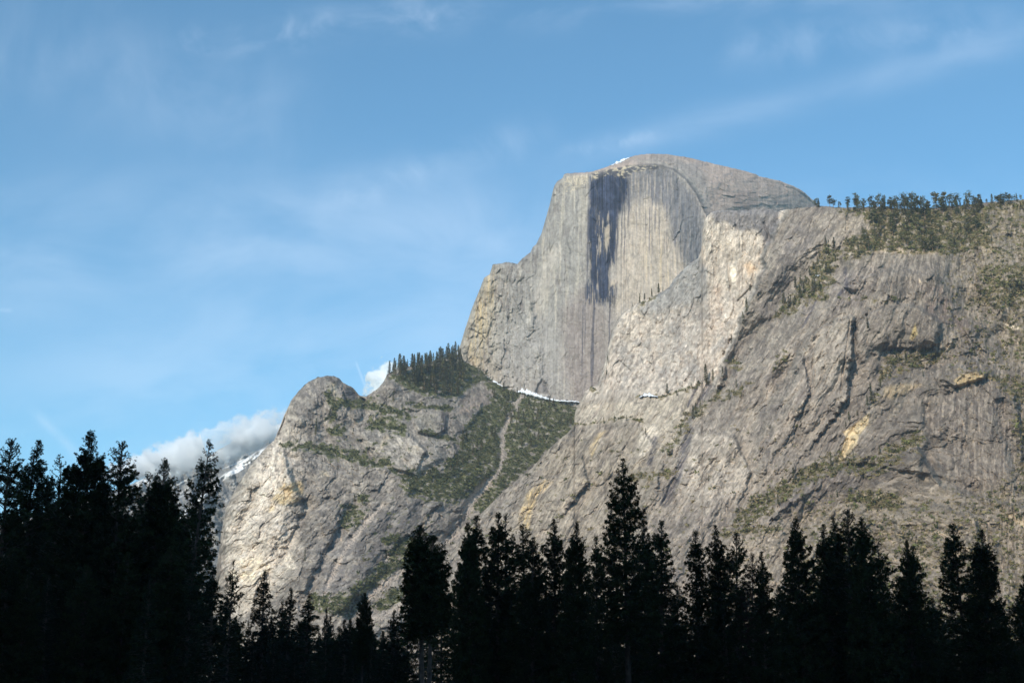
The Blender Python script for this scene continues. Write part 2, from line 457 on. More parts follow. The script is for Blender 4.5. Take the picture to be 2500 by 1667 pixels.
# slabs and benches: outline, how far it stands proud (m), edge softness, tone
MSLABS = [([(1790, 1290), (1873, 1237), (1967, 1177), (2040, 1143), (2134, 1153), (2238, 1086), (2300, 1185), (2520, 1245), (2950, 1200), (2950, 1640), (1640, 1640), (1700, 1400)], 34, 7, .98),
          ([(2110, 1000), (2150, 935), (2210, 918), (2320, 888), (2420, 908), (2480, 960), (2500, 1100), (2470, 1205), (2290, 1165), (2130, 1132), (2062, 1130), (2090, 1060)], 26, 6, .93),
          ([(1984, 815), (2080, 768), (2074, 950), (2042, 1010), (1930, 1150), (1862, 1232), (1826, 1200), (1900, 1000)], 24, 5, 1.10),
          ([(1900, 620), (1992, 642), (1900, 772), (1800, 900), (1756, 962), (1772, 868), (1832, 738)], -22, 8, .86),
          ([(1390, 1056), (1480, 1037), (1560, 1037), (1592, 1078), (1640, 1096), (1560, 1300), (1480, 1640), (940, 1640), (1160, 1275)], 22, 5, 1.08),
          ([(1655, 1080), (1700, 1050), (1790, 1060), (1830, 1150), (1800, 1250), (1700, 1290), (1650, 1230)], 20, 5, 1.16),
          ([(2060, 700), (2150, 660), (2290, 670), (2330, 740), (2240, 730), (2130, 735)], 16, 5, .92),
          ([(2090, 780), (2150, 750), (2240, 745), (2300, 790), (2280, 850), (2170, 850), (2110, 900), (2085, 860)], 18, 6, .95),
          ([(1905, 930), (1960, 850), (1975, 960), (1930, 1060), (1860, 1150), (1850, 1090)], 14, 4, 1.0),
          ([(2380, 690), (2470, 640), (2600, 660), (2600, 800), (2450, 780)], 20, 8, .95),
          ([(1470, 1160), (1540, 1140), (1600, 1180), (1570, 1290), (1500, 1300)], -16, 6, .84),
          ([(1230, 1260), (1330, 1180), (1420, 1110), (1440, 1180), (1340, 1290), (1240, 1380), (1180, 1360)], 14, 4, 1.06),
          ([(2180, 1260), (2280, 1230), (2380, 1260), (2400, 1330), (2300, 1380), (2200, 1340)], 16, 6, 1.05),
          ([(1880, 1270), (2010, 1180), (2080, 1160), (2060, 1220), (1960, 1290)], -12, 6, .78)]
MGULLY = [([(2020, 640), (1960, 700), (1870, 800), (1800, 895), (1720, 990), (1650, 1090)], 46, 26), ([(2056, 650), (2020, 720), (1960, 830), (1890, 960), (1830, 1060), (1790, 1180), (1760, 1290)], 26, 18),
          ([(2340, 640), (2370, 720), (2420, 790), (2480, 850)], 40, 20), ([(2440, 1000), (2490, 1120), (2520, 1240)], 26, 16), ([(2260, 1000), (2280, 1080), (2260, 1170)], 16, 12),
          ([(1870, 700), (1830, 800), (1790, 880)], 14, 10), ([(1560, 1035), (1520, 1130), (1440, 1240), (1380, 1340)], 22, 14), ([(2100, 1180), (2140, 1260), (2150, 1340)], 24, 14),
          ([(1420, 1060), (1370, 1150), (1290, 1240)], 10, 8)]


def massif_t(U, V):
    k = .58 * (1 - sstep(2050, 2420, U))
    return U + k * (V - 800)


def massif_depth(U, V):
    w = 10 * fbm(U / 40, V / 40, 101, 3)
    s = sstep(-10, 8, poly_sd(U + 1.6 * w, V, EDGE))
    return rbf(D4, U, V) * (1 - s) + rbf(D5, U, V) * s


SLAB = [(1620, 640), (1705, 628), (1728, 660), (1728, 720), (1735, 790), (1700, 860), (1640, 900), (1600, 860), (1615, 790), (1560, 760), (1600, 722)]
NOSE = [(2025, 680), (2060, 645), (2140, 618), (2330, 630), (2360, 700), (2350, 742), (2400, 790), (2330, 860), (2200, 840), (2130, 900), (2080, 1010),
        (1990, 1160), (1860, 1240), (1800, 1260), (1830, 1060), (1890, 900), (1950, 780)]
OVAL = [(2250, 960), (2330, 925), (2420, 925), (2470, 980), (2480, 1120), (2440, 1190), (2350, 1215), (2300, 1150), (2265, 1050)]


def massif_relief(U, V):
    t = massif_t(U, V); w = 14 * fbm(U / 70, V / 70, 110, 4)
    wall = sstep(20, -20, poly_sd(U, V, EDGE)) * sstep(1020, 930, V)
    clean = sstep(-.15, .25, fbm(U / 110, V / 110, 137, 3))
    big = 40 * fbm((t + w) / 120, V / 190, 111, 3) + 4 * joints((t + 2 * w) / 60, V / 300, 138, .03) * clean + 2.5 * joints((U + 3 * w) / 160, (V + .25 * U + 2 * w) / 60, 139, .016) * (1 - clean)
    g = 10 * ridged((t + w) / 42, V / 210, 112, 3)
    sh = 18 * terr(fbm((t + 2 * w) / 110, (V + w) / 130, 113, 4), 7, .07)
    sh2 = 6 * terr(fbm((t + w) / 38, (V - .3 * U) / 60, 114, 4), 6, .09)
    c1 = cells((t + w) / 48, (V + w - .3 * U) / 70, 124)[0]; c2 = cells((t + w) / 19, (V - .5 * U + w) / 34, 125)[0]; c3 = cells((t + w * .3) / 7, (V - .4 * U) / 13, 126)[0]
    f1 = 2.2 * fbm(t / 9, V / 70, 115, 3)
    f2 = 1.1 * fbm(U / 3.0, V / 4.0, 116, 2) + (5 * c1 + 2.0 * c2 + 1.0 * c3) * (1.1 - .9 * clean)
    rough = sstep(-.1, .4, fbm(U / 90, V / 90, 117, 3)) * (5 * cells((U + w) / 13, (V + w) / 11, 118)[0] + 2.6 * cells(U / 6, V / 5, 127)[0])
    rough = rough * np.maximum(sstep(2100, 2300, U), sstep(1150, 1300, V))
    r5 = big + g + sh + sh2 + f1 + f2 + rough
    r4 = 10 * fbm((U + w) / 45, V / 120, 119, 3) + 3.2 * fbm(U / 6, V / 60, 120, 4) + 9 * terr(fbm(U / 40, V / 55, 121, 3), 7, .06) + 4 * cells((U + w) / 20, (V + w) / 44, 128)[0] + 1.6 * cells(U / 7, V / 13, 129)[0]
    low = sstep(740, 800, V) * (2.6 * cells((U + w) / 19, (V + w) / 34, 123)[0] + 1.0 * cells(U / 7, V / 16, 134)[0])
    r4 = r4 + low - 12 * area(U + w * .7, V + w, SLAB, 16)
    nose = area(U + 2 * w, V + 2 * w, NOSE, 46)
    oval = area(U + w * .7, V, OVAL, 9)
    r = r4 * wall + r5 * (1 - wall)
    r = r - 36 * nose * np.clip((1150 - V) / 300, 0, 1) + 6 * oval - 20 * area(U, V + w * .3, [(2296, 925), (2310, 890), (2340, 872), (2390, 884), (2420, 905), (2400, 925), (2330, 945), (2305, 940)], 5)
    w2 = 9 * fbm(U / 16, V / 16, 171, 4)
    for p, dp, sf, tn in MSLABS: r = r - dp * 1.75 * stand(V, p, dp) * area(U + w * .8 + w2, V + w * .6 + w2, p, sf)
    for p, wd, dp in MGULLY: r = r + 1.0 * dp * line(U + w + w2 * .6, V + w * .5, p, wd, wd * .9)
    # grooves and cracks
    for pts, wd, dp in (([(1680, 1060), (1655, 1162), (1623, 1225)], 12, 10), ([(1732, 938), (1690, 1015), (1660, 1070)], 8, 8),
                        ([(2075, 775), (2066, 850), (2060, 900), (2052, 960)], 3.5, 7), ([(2040, 690), (2078, 716)], 5, 8), ([(1990, 840), (1975, 960), (1940, 1060)], 3, 5),
                        ([(1865, 545), (1884, 600), (1850, 690)], 4, 6), ([(1835, 700), (1800, 735)], 3, 6), ([(2300, 930), (2330, 946)], 6, 9)):
        r = r + dp * line(U + w * .3, V, pts, wd)
    return r


BELTS = [([(1800, 1277), (1873, 1225), (1967, 1163), (2040, 1131), (2134, 1142), (2238, 1074)], 26), ([(2076, 1215), (2130, 1222), (2186, 1225)], 24),
         ([(1769, 1303), (1840, 1298), (1899, 1290)], 14), ([(1545, 1165), (1600, 1160), (1640, 1150)], 14), ([(1633, 1100), (1680, 1020), (1720, 990), (1760, 965)], 12),
         ([(1426, 954), (1440, 946), (1458, 955)], 9), ([(1560, 975), (1640, 958), (1700, 942), (1732, 933)], 4), ([(1765, 975), (1800, 955), (1840, 935)], 5),
         ([(1790, 890), (1800, 895)], 13), ([(1893, 772), (1950, 745), (1996, 722), (2030, 690)], 16), ([(1400, 1035), (1480, 1020), (1560, 1022)], 4),
         ([(1560, 745), (1580, 735), (1600, 728)], 8), ([(2040, 728), (2110, 735), (2200, 730)], 4), ([(1920, 860), (1890, 905)], 6)]
VEGP = [[(2050, 508), (2396, 508), (2430, 597), (2325, 626), (2146, 615), (2060, 640), (2057, 590), (2128, 558), (2093, 522)],
        [(2010, 594), (2057, 611), (2043, 654), (1996, 726), (1893, 772), (1950, 690), (1996, 633)],
        [(2378, 647), (2520, 640), (2520, 761), (2350, 743), (2407, 697)],
        [(2164, 861), (2307, 851), (2314, 876), (2200, 915), (2146, 947), (2111, 997), (2146, 990), (2143, 897)],
        [(2371, 901), (2520, 925), (2520, 1000), (2461, 969), (2414, 929)],
        [(2385, 500), (2540, 485), (2540, 650), (2430, 640), (2345, 600)], [(2440, 760), (2540, 760), (2540, 900), (2470, 880)], [(2455, 1000), (2540, 1010), (2540, 1260), (2490, 1180)],
        [(2040, 508), (2200, 512), (2340, 503), (2540, 486), (2540, 508), (2340, 526), (2200, 532), (2060, 528)]]


def massif_veg(U, V):
    w = 10 * fbm(U / 26, V / 22, 130, 4)
    g = np.zeros(U.shape, np.float32)
    for i, p in enumerate(VEGP): g = np.maximum(g, area(U + w, V + w, p, 12) * (1, .95, .8, .75, .7, .5, .5, .5, .95)[i])
    w3 = 26 * fbm(U / 50, V / 40, 135, 4)
    for p, wd in BELTS: g = np.maximum(g, line(U + w + w3, V + w + w3 * .6, p, wd * 1.25, wd) * .85)
    spots = sstep(.16, .34, fbm(U / 11, V / 7, 131, 4)) * (.25 + .75 * np.maximum(sstep(2250, 2420, U) * sstep(470, 560, V), sstep(1180, 1330, V) * sstep(1850, 2050, U)))
    spots = spots * sstep(15, -15, area(U, V, OVAL, 9) * 60 - 30) * sstep(.5, .2, area(U, V, [(1400, 540), (1900, 540), (1800, 900), (1400, 960)], 10))
    g = g * (.05 + .95 * sstep(-.12, .16, fbm(U / 15, V / 7, 132, 4) + .35 * (g - .62)))
    g = np.maximum(g, spots * .9)
    g = np.maximum(g, .8 * sstep(.26, .42, fbm(U / 8, V / 6, 133, 3)) * sstep(1130, 1260, V) * sstep(1850, 2050, U))
    g = np.maximum(g, .75 * sstep(.38, .5, fbm((U + .6 * V) / 11, V / 9, 136, 3)) * sstep(1950, 1850, U - .5 * (V - 900)) * sstep(1000, 1100, V + .2 * U - 300))
    return g


def massif_tint(U, V):
    t = massif_t(U, V); w = 9 * fbm(U / 45, V / 45, 140, 4); u = U + w; v = V + w
    fine = fbm(U / 3, V / 4.5, 141, 3); st = fbm((t + w) / 6, V / 95, 142, 4); st2 = fbm((t + w) / 22, V / 160, 143, 4); mo = fbm(U / 60, V / 60, 144, 4)
    T = base(U, (.178, .164, .153))
    T = mix(T, (.235, .22, .20), sstep(-.1, .45, mo + .5 * st2) * .8)
    T = mix(T, (.125, .115, .115), sstep(.05, .5, fbm((t + w) / 30, V / 80, 145, 4)) * .7)
    T = mix(T, (.27, .255, .235), area(u, v, [(1665, 1060), (1760, 1040), (1850, 1100), (1820, 1215), (1700, 1220), (1640, 1180)], 26) * .8)
    T = mix(T, (.245, .24, .23), sstep(1060, 960, t - .0 * V) * 0)
    lowleft = area(u, v, [(960, 1600), (1150, 1280), (1390, 1052), (1560, 1030), (1640, 1100), (1560, 1300), (1500, 1600)], 30)
    T = mix(T, (.25, .23, .20), lowleft * .9)
    T = mix(T, (.36, .33, .28), lowleft * sstep(.1, .45, st) * .6)
    T = mix(T, (.19, .185, .18), area(u, v, [(1060, 1420), (1165, 1262), (1300, 1150), (1330, 1180), (1200, 1300), (1100, 1450)], 14) * .7)
    for p, c, a, sf in (([(1272, 1247), (1285, 1205), (1330, 1170), (1350, 1175), (1310, 1215), (1290, 1290), (1262, 1290)], OCHRE, .85, 5),
                        ([(1440, 1095), (1460, 1055), (1475, 1050), (1458, 1090), (1445, 1120)], OCHRE, .7, 4),
                        ([(1270, 1330), (1330, 1290), (1345, 1300), (1290, 1350)], PALE, .5, 5)):
        T = mix(T, c, area(U + w * .5, V + w * .5, p, sf) * sstep(-.5, .2, st) * a)
    T = mix(T, (.30, .275, .25), area(u, v, OVAL, 8) * sstep(-.1, .2, fbm(U / 8, V / 160, 146, 3)) * .75)
    T = mix(T, (.145, .13, .125), area(u, v, OVAL, 8) * sstep(.0, .25, fbm(U / 7, V / 160, 147, 3)) * .75)
    T = mix(T, (.15, .125, .12), area(u, v, [(2240, 690), (2300, 700), (2330, 760), (2390, 790), (2350, 820), (2270, 770)], 10) * .7)
    T = mix(T, (.13, .125, .135), area(u, v, [(1940, 545), (1990, 560), (1960, 640), (1880, 790), (1840, 800), (1900, 640)], 16) * .55)
    T = mix(T, (.135, .125, .13), area(u, v, [(2030, 690), (2080, 660), (2140, 690), (2100, 760), (2040, 740)], 12) * .6)
    T = mix(T, (.13, .12, .125), area(u, v, [(1900, 1230), (2000, 1160), (2080, 1130), (2160, 1120), (2060, 1230), (1960, 1260)], 14) * .6)
    T = mix(T, (.26, .245, .225), area(u, v, [(1980, 815), (2076, 773), (2072, 950), (1985, 960)], 14) * .6)
    ww = 14 * fbm(U / 70, V / 70, 110, 4); w2 = 9 * fbm(U / 16, V / 16, 171, 4)
    for p, dp, sf, tn in MSLABS: T = T * (1 + (tn - 1) * 1.25 * area(U + ww * .8 + w2, V + ww * .6 + w2, p, sf))[..., None]
    rub = np.maximum(area(u, v, [(1760, 1330), (1900, 1280), (2100, 1190), (2260, 1180), (2400, 1210), (2520, 1100), (2900, 1100), (2900, 1560), (1700, 1560)], 24),
                     area(u, v, [(2330, 620), (2400, 560), (2450, 495), (2900, 480), (2900, 900), (2480, 900), (2420, 800), (2350, 770)], 20))
    rub = np.maximum(rub, .8 * area(u, v, [(2050, 520), (2180, 520), (2300, 600), (2340, 640), (2060, 640)], 16))
    T = mix(T, (.25, .225, .19), rub * .5)
    T = mix(T, (.37, .33, .27), rub * sstep(.08, .34, fbm((U + .4 * V) / 9, V / 6, 163, 4)) * .75)
    T = mix(T, (.09, .075, .055), rub * sstep(.10, .34, fbm((U + .4 * V) / 8, V / 6, 164, 4)) * .8)
    T = T * (1 + .30 * fbm((t + w) / 9, V / 15, 165, 4) + .16 * fbm((t + w) / 14, V / 240, 166, 3))[..., None]
    T = mix(T, (.075, .07, .07), joints((t + 2 * w) / 60, V / 300, 138, .022) * sstep(-.1, .3, fbm(U / 60, V / 60, 167, 2)) * .4)
    T = mix(T, (.11, .10, .095), sstep(.10, .16, fbm((t + 1.5 * w) / 26, (V + w) / 46, 169, 6, .6)) * .45 * (1 - .6 * rub))
    T = mix(T, (.27, .25, .23), sstep(.12, .18, fbm((t + 1.5 * w) / 22, (V + w) / 44, 170, 6, .6)) * .5)
    # ---- the pale wall
    W = base(U, (.41, .375, .325))
    sw = fbm(U / 5 + w / 30, V / 90, 150, 4); sw2 = fbm(U / 15, V / 110, 151, 3)
    W = mix(W, (.33, .315, .28), sstep(-.1, .4, sw2) * .75)
    W = mix(W, (.36, .35, .32), area(u, v, [(1770, 720), (1850, 700), (1830, 790), (1780, 860), (1740, 820)], 18) * .8)
    W = mix(W, (.52, .48, .42), sstep(.05, .4, sw) * .6)
    W = mix(W, (.20, .18, .16), sstep(.12, .42, fbm((U + .25 * V) / 4, V / 60, 152, 4)) * .6)
    W = W * (1 + .30 * fbm((U + .22 * V) / 3.4, V / 60, 174, 4))[..., None]
    W = mix(W, (.21, .215, .215), area(u, v, SLAB, 7) * .85)
    W = mix(W, (.30, .29, .27), area(u, v, [(1600, 860), (1640, 740), (1700, 780), (1740, 870), (1620, 960), (1540, 920)], 20) * .5)
    W = mix(W, (.145, .142, .15), area(u, V + w * .4, [(1738, 512), (1905, 508), (1900, 545), (1885, 570), (1868, 600), (1850, 562), (1800, 562), (1770, 540), (1745, 545)], 7) * (.85 + .3 * sw))
    W = mix(W, (.15, .145, .15), area(u, v, [(1880, 540), (1920, 540), (1885, 640), (1860, 700), (1866, 600)], 6) * .7)
    W = mix(W, (.68, .62, .52), area(U, V, [(1786, 646), (1793, 650), (1798, 668), (1796, 686), (1788, 690), (1782, 668)], 3))
    W = mix(W, (.50, .36, .22), area(u, v, [(1816, 645), (1836, 640), (1850, 660), (1830, 675)], 8) * .6)
    W = mix(W, (.45, .33, .25), area(u, v, [(1740, 700), (1756, 700), (1770, 800), (1740, 820)], 14) * .45)
    W = mix(W, (.35, .30, .24), area(u, v, [(1690, 520), (1718, 530), (1716, 620), (1690, 640)], 4) * .6)
    lowc = sstep(740, 790, V + .25 * (U - 1600)) * sstep(980, 930, V)
    W = mix(W, (.43, .395, .345), lowc * .55)
    W = mix(W, (.27, .26, .245), lowc * sstep(-.05, .25, fbm((U + .3 * V) / 40, V / 46, 168, 4)) * .75)
    W = mix(W, (.24, .21, .18), lowc * sstep(.0, .35, fbm(U / 10, V / 9, 153, 4)) * .75)
    W = mix(W, (.60, .56, .50), lowc * sstep(.3, .5, fbm(U / 12, V / 16, 154, 4)) * .6)
    wl = sstep(3, -3, poly_sd(U + 1.6 * 10 * fbm(U / 40, V / 40, 101, 3) + 5 * st, V, EDGE)) * sstep(985, 945, V - .08 * (1600 - U))
    # slabs under the wall, slanting
    S = area(u, v, [(1400, 985), (1560, 975), (1700, 945), (1720, 1000), (1650, 1090), (1560, 1120), (1560, 1030), (1400, 1040)], 14)
    T = mix(T, (.36, .34, .30), S * .8)
    T = mix(T, (.20, .18, .17), S * sstep(.1, .4, st) * .8)
    T = mix(T, (.60, .57, .52), area(U + w * .4, V, [(1562, 1040), (1600, 1035), (1610, 1060), (1580, 1120), (1562, 1110)], 6) * sstep(-.3, .2, st) * .8)
    T = T * (1 - wl[..., None]) + W * np.array((.87, .895, .97), np.float32) * wl[..., None]
    # pale scars on the right
    for p, c, a, sf in (([(2123, 1006), (2118, 1035), (2098, 1062), (2090, 1085), (2070, 1112), (2047, 1134), (2058, 1090), (2066, 1068), (2060, 1056), (2081, 1040), (2104, 1022)], (.52, .45, .31), 1, 2.5),
                        ([(2330, 930), (2350, 914), (2380, 908), (2402, 920), (2380, 935), (2345, 946)], (.50, .41, .25), .85, 5),
                        ([(2155, 970), (2160, 945), (2210, 935), (2250, 940), (2225, 955), (2180, 975)], (.40, .33, .22), .6, 6),
                        ([(2236, 790), (2240, 815), (2228, 832), (2222, 828)], (.50, .42, .22), .9, 2.5),
                        ([(2448, 788), (2480, 795), (2500, 806), (2470, 804)], (.6, .55, .47), .9, 3),
                        ([(2243, 678), (2250, 690), (2245, 692)], (.6, .52, .42), .9, 2.5),
                        ([(2300, 845), (2320, 842), (2318, 850)], (.55, .48, .38), .9, 3),
                        ([(2395, 600), (2420, 602), (2440, 618), (2400, 615)], (.45, .40, .33), .8, 4),
                        ([(2100, 616), (2200, 606), (2300, 620), (2200, 618)], (.40, .34, .27), .8, 4),
                        ([(2440, 1240), (2500, 1270), (2500, 1285), (2450, 1255)], (.5, .43, .32), .7, 4)):
        T = mix(T, c, area(U + w * .35, V + w * .35, p, sf) * a)
    # black water streaks
    for p, wd in (([(1684, 1048), (1668, 1110), (1654, 1162), (1623, 1228)], 15), ([(1732, 940), (1712, 975), (1690, 1015), (1672, 1050)], 8), ([(1700, 945), (1680, 990)], 6),
                  ([(1600, 1070), (1585, 1130)], 10), ([(2062, 655), (2066, 700), (2050, 720)], 7), ([(2010, 700), (1960, 800)], 4)):
        T = mix(T, (.055, .055, .075), line(U + w * .3, V, p, wd) * sstep(-.45, .1, fbm(t / 3, V / 60, 155, 3)) * .85)
    chips = sstep(.36, .55, fbm((t + w) / 8, V / 16, 156, 4)) * np.maximum(sstep(1080, 1250, V), sstep(2050, 2300, U))
    T = mix(T, (.42, .36, .27), chips * .6 * (1 - wl))
    T = mix(T, (.36, .33, .30), sstep(.2, .4, fbm((t + w) / 4, V / 30, 157, 4)) * .55 * (1 - wl))
    T = mix(T, (.085, .08, .08), sstep(.2, .4, fbm((t + w) / 4, V / 26, 158, 4)) * .6 * (1 - wl))
    T = T * (1 + .34 * fbm((t + .6 * w) / 3.4, V / 46, 172, 4) + .22 * fbm((t + w) / 8, V / 110, 173, 3))[..., None]
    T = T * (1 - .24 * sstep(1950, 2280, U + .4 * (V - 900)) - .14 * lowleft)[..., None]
    g = massif_veg(U, V)
    cv = cells((t + w) / 17, (V - .5 * U + w) / 34, 160)[1]; cv2 = cells((t + w * .3) / 5.5, (V - .4 * U) / 10, 161)[1]; cj = cells((t + w) / 30, (V + w - .4 * U) / 52, 162)[2]
    T = T * (1 + .30 * fine + .22 * st + .10 * cv + .26 * cv2)[..., None]
    T = mix(T, (.08, .075, .075), sstep(.05, .01, cj) * sstep(-.1, .3, mo) * .6)
    return mix(T, (.13, .115, .055), sstep(.2, .6, g) * .75)


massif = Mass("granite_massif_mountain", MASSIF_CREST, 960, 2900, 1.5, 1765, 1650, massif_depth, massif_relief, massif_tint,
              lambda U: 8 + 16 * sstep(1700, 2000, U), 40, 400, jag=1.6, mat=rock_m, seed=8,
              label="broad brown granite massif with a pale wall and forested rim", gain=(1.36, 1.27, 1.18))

# ================================================================ the left knob, its shoulder and the wooded gully
KNOB_CREST = [(480, 1765), (505, 1600), (520, 1450), (532, 1360), (540, 1300), (551, 1242), (571, 1200), (591, 1167), (619, 1126), (650, 1092), (670, 1073), (682, 1045),
              (694, 1013), (710, 978), (729, 954), (753, 932), (777, 920), (808, 917), (828, 922), (836, 934), (856, 942), (868, 954), (876, 964),
              (889, 967), (896, 966), (919, 951), (935, 934), (945, 914), (953, 909), (974, 897), (1034, 888), (1073, 876), (1100, 866), (1118, 856), (1128, 868), (1133, 884),
              (1172, 900), (1188, 920), (1210, 936), (1231, 946), (1263, 957), (1290, 964), (1330, 974), (1400, 986), (1500, 1030), (1600, 1100)]
DK = [(790, 925, 3000), (700, 990, 2960), (700, 1200, 2680), (560, 1250, 2760), (530, 1450, 2620), (480, 1750, 2500), (700, 1500, 2350), (900, 980, 3050), (850, 1100, 2860), (950, 1150, 2790),
      (1000, 920, 3200), (1130, 880, 3560), (1000, 1000, 3060), (1250, 965, 3540), (1400, 990, 3500), (1180, 1050, 3160), (1300, 1080, 3180), (1200, 1150, 2920),
      (1150, 1250, 2700), (1000, 1250, 2600), (900, 1350, 2450), (1000, 1450, 2300), (850, 1500, 2230), (1200, 1450, 2400), (1500, 1100, 3300), (1600, 1300, 3000),
      (700, 1760, 2150), (1100, 1760, 2050), (1600, 1760, 2100), (780, 1120, 2800), (1080, 1010, 3080)]


KSLABS = [([(690, 1094), (780, 1102), (870, 1120), (945, 1142), (1005, 1174), (1000, 1240), (940, 1238), (860, 1232), (800, 1212), (745, 1232), (700, 1190)], 30, 5, 1.0),
          ([(1000, 1085), (1060, 1070), (1110, 1080), (1120, 1110), (1070, 1150), (1020, 1160), (990, 1120)], 16, 4, 1.1),
          ([(905, 1100), (945, 1058), (1000, 1060), (1040, 1100), (1020, 1155), (960, 1150), (920, 1130)], 24, 4, 1.12),
          ([(945, 918), (985, 960), (1060, 975), (1110, 1000), (1095, 1012), (1000, 1000), (900, 985), (900, 968)], 14, 5, .95),
          ([(700, 1000), (735, 985), (770, 1010), (760, 1070), (700, 1080), (676, 1060)], -14, 6, .85),
          ([(838, 925), (880, 962), (900, 985), (850, 1000), (842, 960)], -20, 4, .80),
          ([(620, 1130), (690, 1100), (740, 1240), (700, 1330), (640, 1450), (560, 1450), (550, 1300)], 24, 8, 1.08),
          ([(760, 1250), (840, 1240), (800, 1340), (740, 1440), (690, 1470), (720, 1350)], 14, 5, .92),
          ([(880, 1290), (980, 1230), (1060, 1200), (1080, 1230), (960, 1340), (880, 1440), (840, 1440)], 18, 6, .82),
          ([(1050, 1280), (1130, 1250), (1120, 1300), (1000, 1400), (960, 1400)], 12, 6, .9),
          ([(1110, 1010), (1180, 985), (1150, 1035), (1100, 1080), (1080, 1060)], 18, 5, 1.0),
          ([(1240, 1020), (1262, 1005), (1275, 1030), (1262, 1050), (1240, 1045)], 10, 3, 1.1)]
KGULLY = [([(1175, 1200), (1130, 1260), (1050, 1350), (960, 1430), (880, 1500)], 40, 34), ([(1040, 1250), (980, 1330), (900, 1430), (850, 1500)], 24, 16), ([(742, 1240), (700, 1320), (660, 1420), (640, 1500)], 30, 20),
          ([(860, 1235), (830, 1300), (780, 1400), (750, 1480)], 20, 14), ([(690, 1010), (672, 1090), (640, 1180), (590, 1300)], 22, 12), ([(780, 1000), (790, 1060), (820, 1110)], 20, 14),
          ([(895, 968), (880, 1030), (850, 1060)], 20, 12), ([(1010, 1160), (1060, 1180), (1120, 1170)], 20, 14)]


def knob_depth(U, V): return rbf(DK, U, V)


def knob_t(U, V): return U + .75 * (V - 1200) * sstep(1050, 1250, V + (U - 800) * .1)


def knob_relief(U, V):
    w = 12 * fbm(U / 45, V / 45, 201, 4); t = knob_t(U, V)
    gul = area(U + w, V + w, GULLY, 20)
    r = 26 * fbm((t + w) / 85, (V + w) / 80, 202, 3) + 14 * terr(fbm((U + w * 2) / 110, (V + w * 1.4) / 55, 203, 3), 6, .07) \
        + 8 * cells((t + w * 1.5) / 42, (V + w * 1.5) / 40, 204)[0] + 3.4 * cells((t + w) / 17, (V + w) / 22, 205)[0] + 2.2 * cells((t + w * .4) / 7, V / 9, 206)[0] + 1.2 * fbm(U / 4, V / 5, 207, 3)
    r = r + 3 * joints((t + 2 * w) / 56, (V + w) / 110, 208, .03)
    smooth = area(U + w, V + w, [(880, 1060), (1010, 1020), (1050, 1060), (1090, 1110), (1010, 1160), (930, 1140)], 12)
    r = r * (1 - .6 * gul) * (1 - .5 * smooth) - 26 * smooth
    r = r - 30 * area(U + w * .4, V, [(1010, 1030), (1025, 1010), (1075, 1006), (1092, 1012), (1088, 1050), (1060, 1064), (1020, 1054)], 5)
    r = r - 14 * area(U + w, V + w, [(690, 1180), (740, 1170), (742, 1215), (700, 1240), (680, 1220)], 10)
    w2 = 8 * fbm(U / 14, V / 14, 250, 4)
    for p, dp, sf, tn in KSLABS: r = r - dp * 1.75 * stand(V, p, dp) * area(U + w * .8 + w2, V + w * .6 + w2, p, sf)
    for p, wd, dp in KGULLY: r = r + 1.35 * dp * line(U + w * .8 + w2 * .6, V + w * .4, p, wd, wd * .9)
    for pts, wd, dp in (([(1247, 1025), (1224, 1065), (1231, 1108), (1216, 1152), (1196, 1175), (1148, 1235), (1093, 1322)], 18, 20),
                        ([(935, 1235), (876, 1294), (836, 1353), (800, 1430)], 14, 14), ([(836, 1243), (816, 1274), (836, 1322)], 6, 6),
                        ([(840, 935), (838, 960), (850, 990)], 5, 10), ([(905, 1100), (960, 1150), (1010, 1165)], 10, 14)):
        r = r + dp * line(U + w * .3, V, pts, wd)
    return r


GULLY = [(1112, 880), (1180, 893), (1231, 942), (1430, 978), (1430, 1030), (1400, 1060), (1330, 1110), (1300, 1136), (1231, 1195), (1172, 1254), (1117, 1207), (1040, 1200), (994, 1167), (1073, 1136), (1117, 1104),
         (1133, 1037), (1185, 985), (1172, 938), (1109, 970), (1040, 968), (990, 945), (945, 918)]
ROCKISLE = [(1155, 945), (1172, 930), (1195, 948), (1212, 955), (1190, 985), (1140, 1010), (1100, 1010), (1120, 975), (1150, 955)]
KBELTS = [([(700, 1085), (740, 1090), (775, 1088)], 12), ([(778, 1094), (830, 1108), (870, 1112)], 18), ([(880, 1126), (920, 1130), (945, 1132)], 14), ([(820, 985), (880, 985), (940, 1000), (990, 1015)], 14),
          ([(905, 1040), (940, 1030), (985, 1050)], 18), ([(800, 960), (815, 1000), (805, 1020)], 12), ([(945, 1140), (990, 1165)], 6), ([(1033, 1052), (1070, 1066), (1110, 1072)], 8),
          ([(812, 1054), (840, 1048)], 10), ([(1000, 985), (1050, 995), (1100, 1000)], 8), ([(920, 1085), (900, 1110)], 6), ([(845, 1245), (870, 1260), (850, 1275)], 22), ([(880, 1215), (900, 1220)], 14),
          ([(1010, 1180), (1080, 1200), (1150, 1190), (1200, 1200)], 34), ([(940, 1315), (990, 1320), (960, 1350)], 16), ([(860, 1450), (940, 1390), (990, 1380), (1000, 1330)], 22),
          ([(780, 1470), (840, 1480), (880, 1450)], 26), ([(930, 1480), (1000, 1440), (1060, 1400)], 18), ([(1150, 1290), (1200, 1230)], 14)]


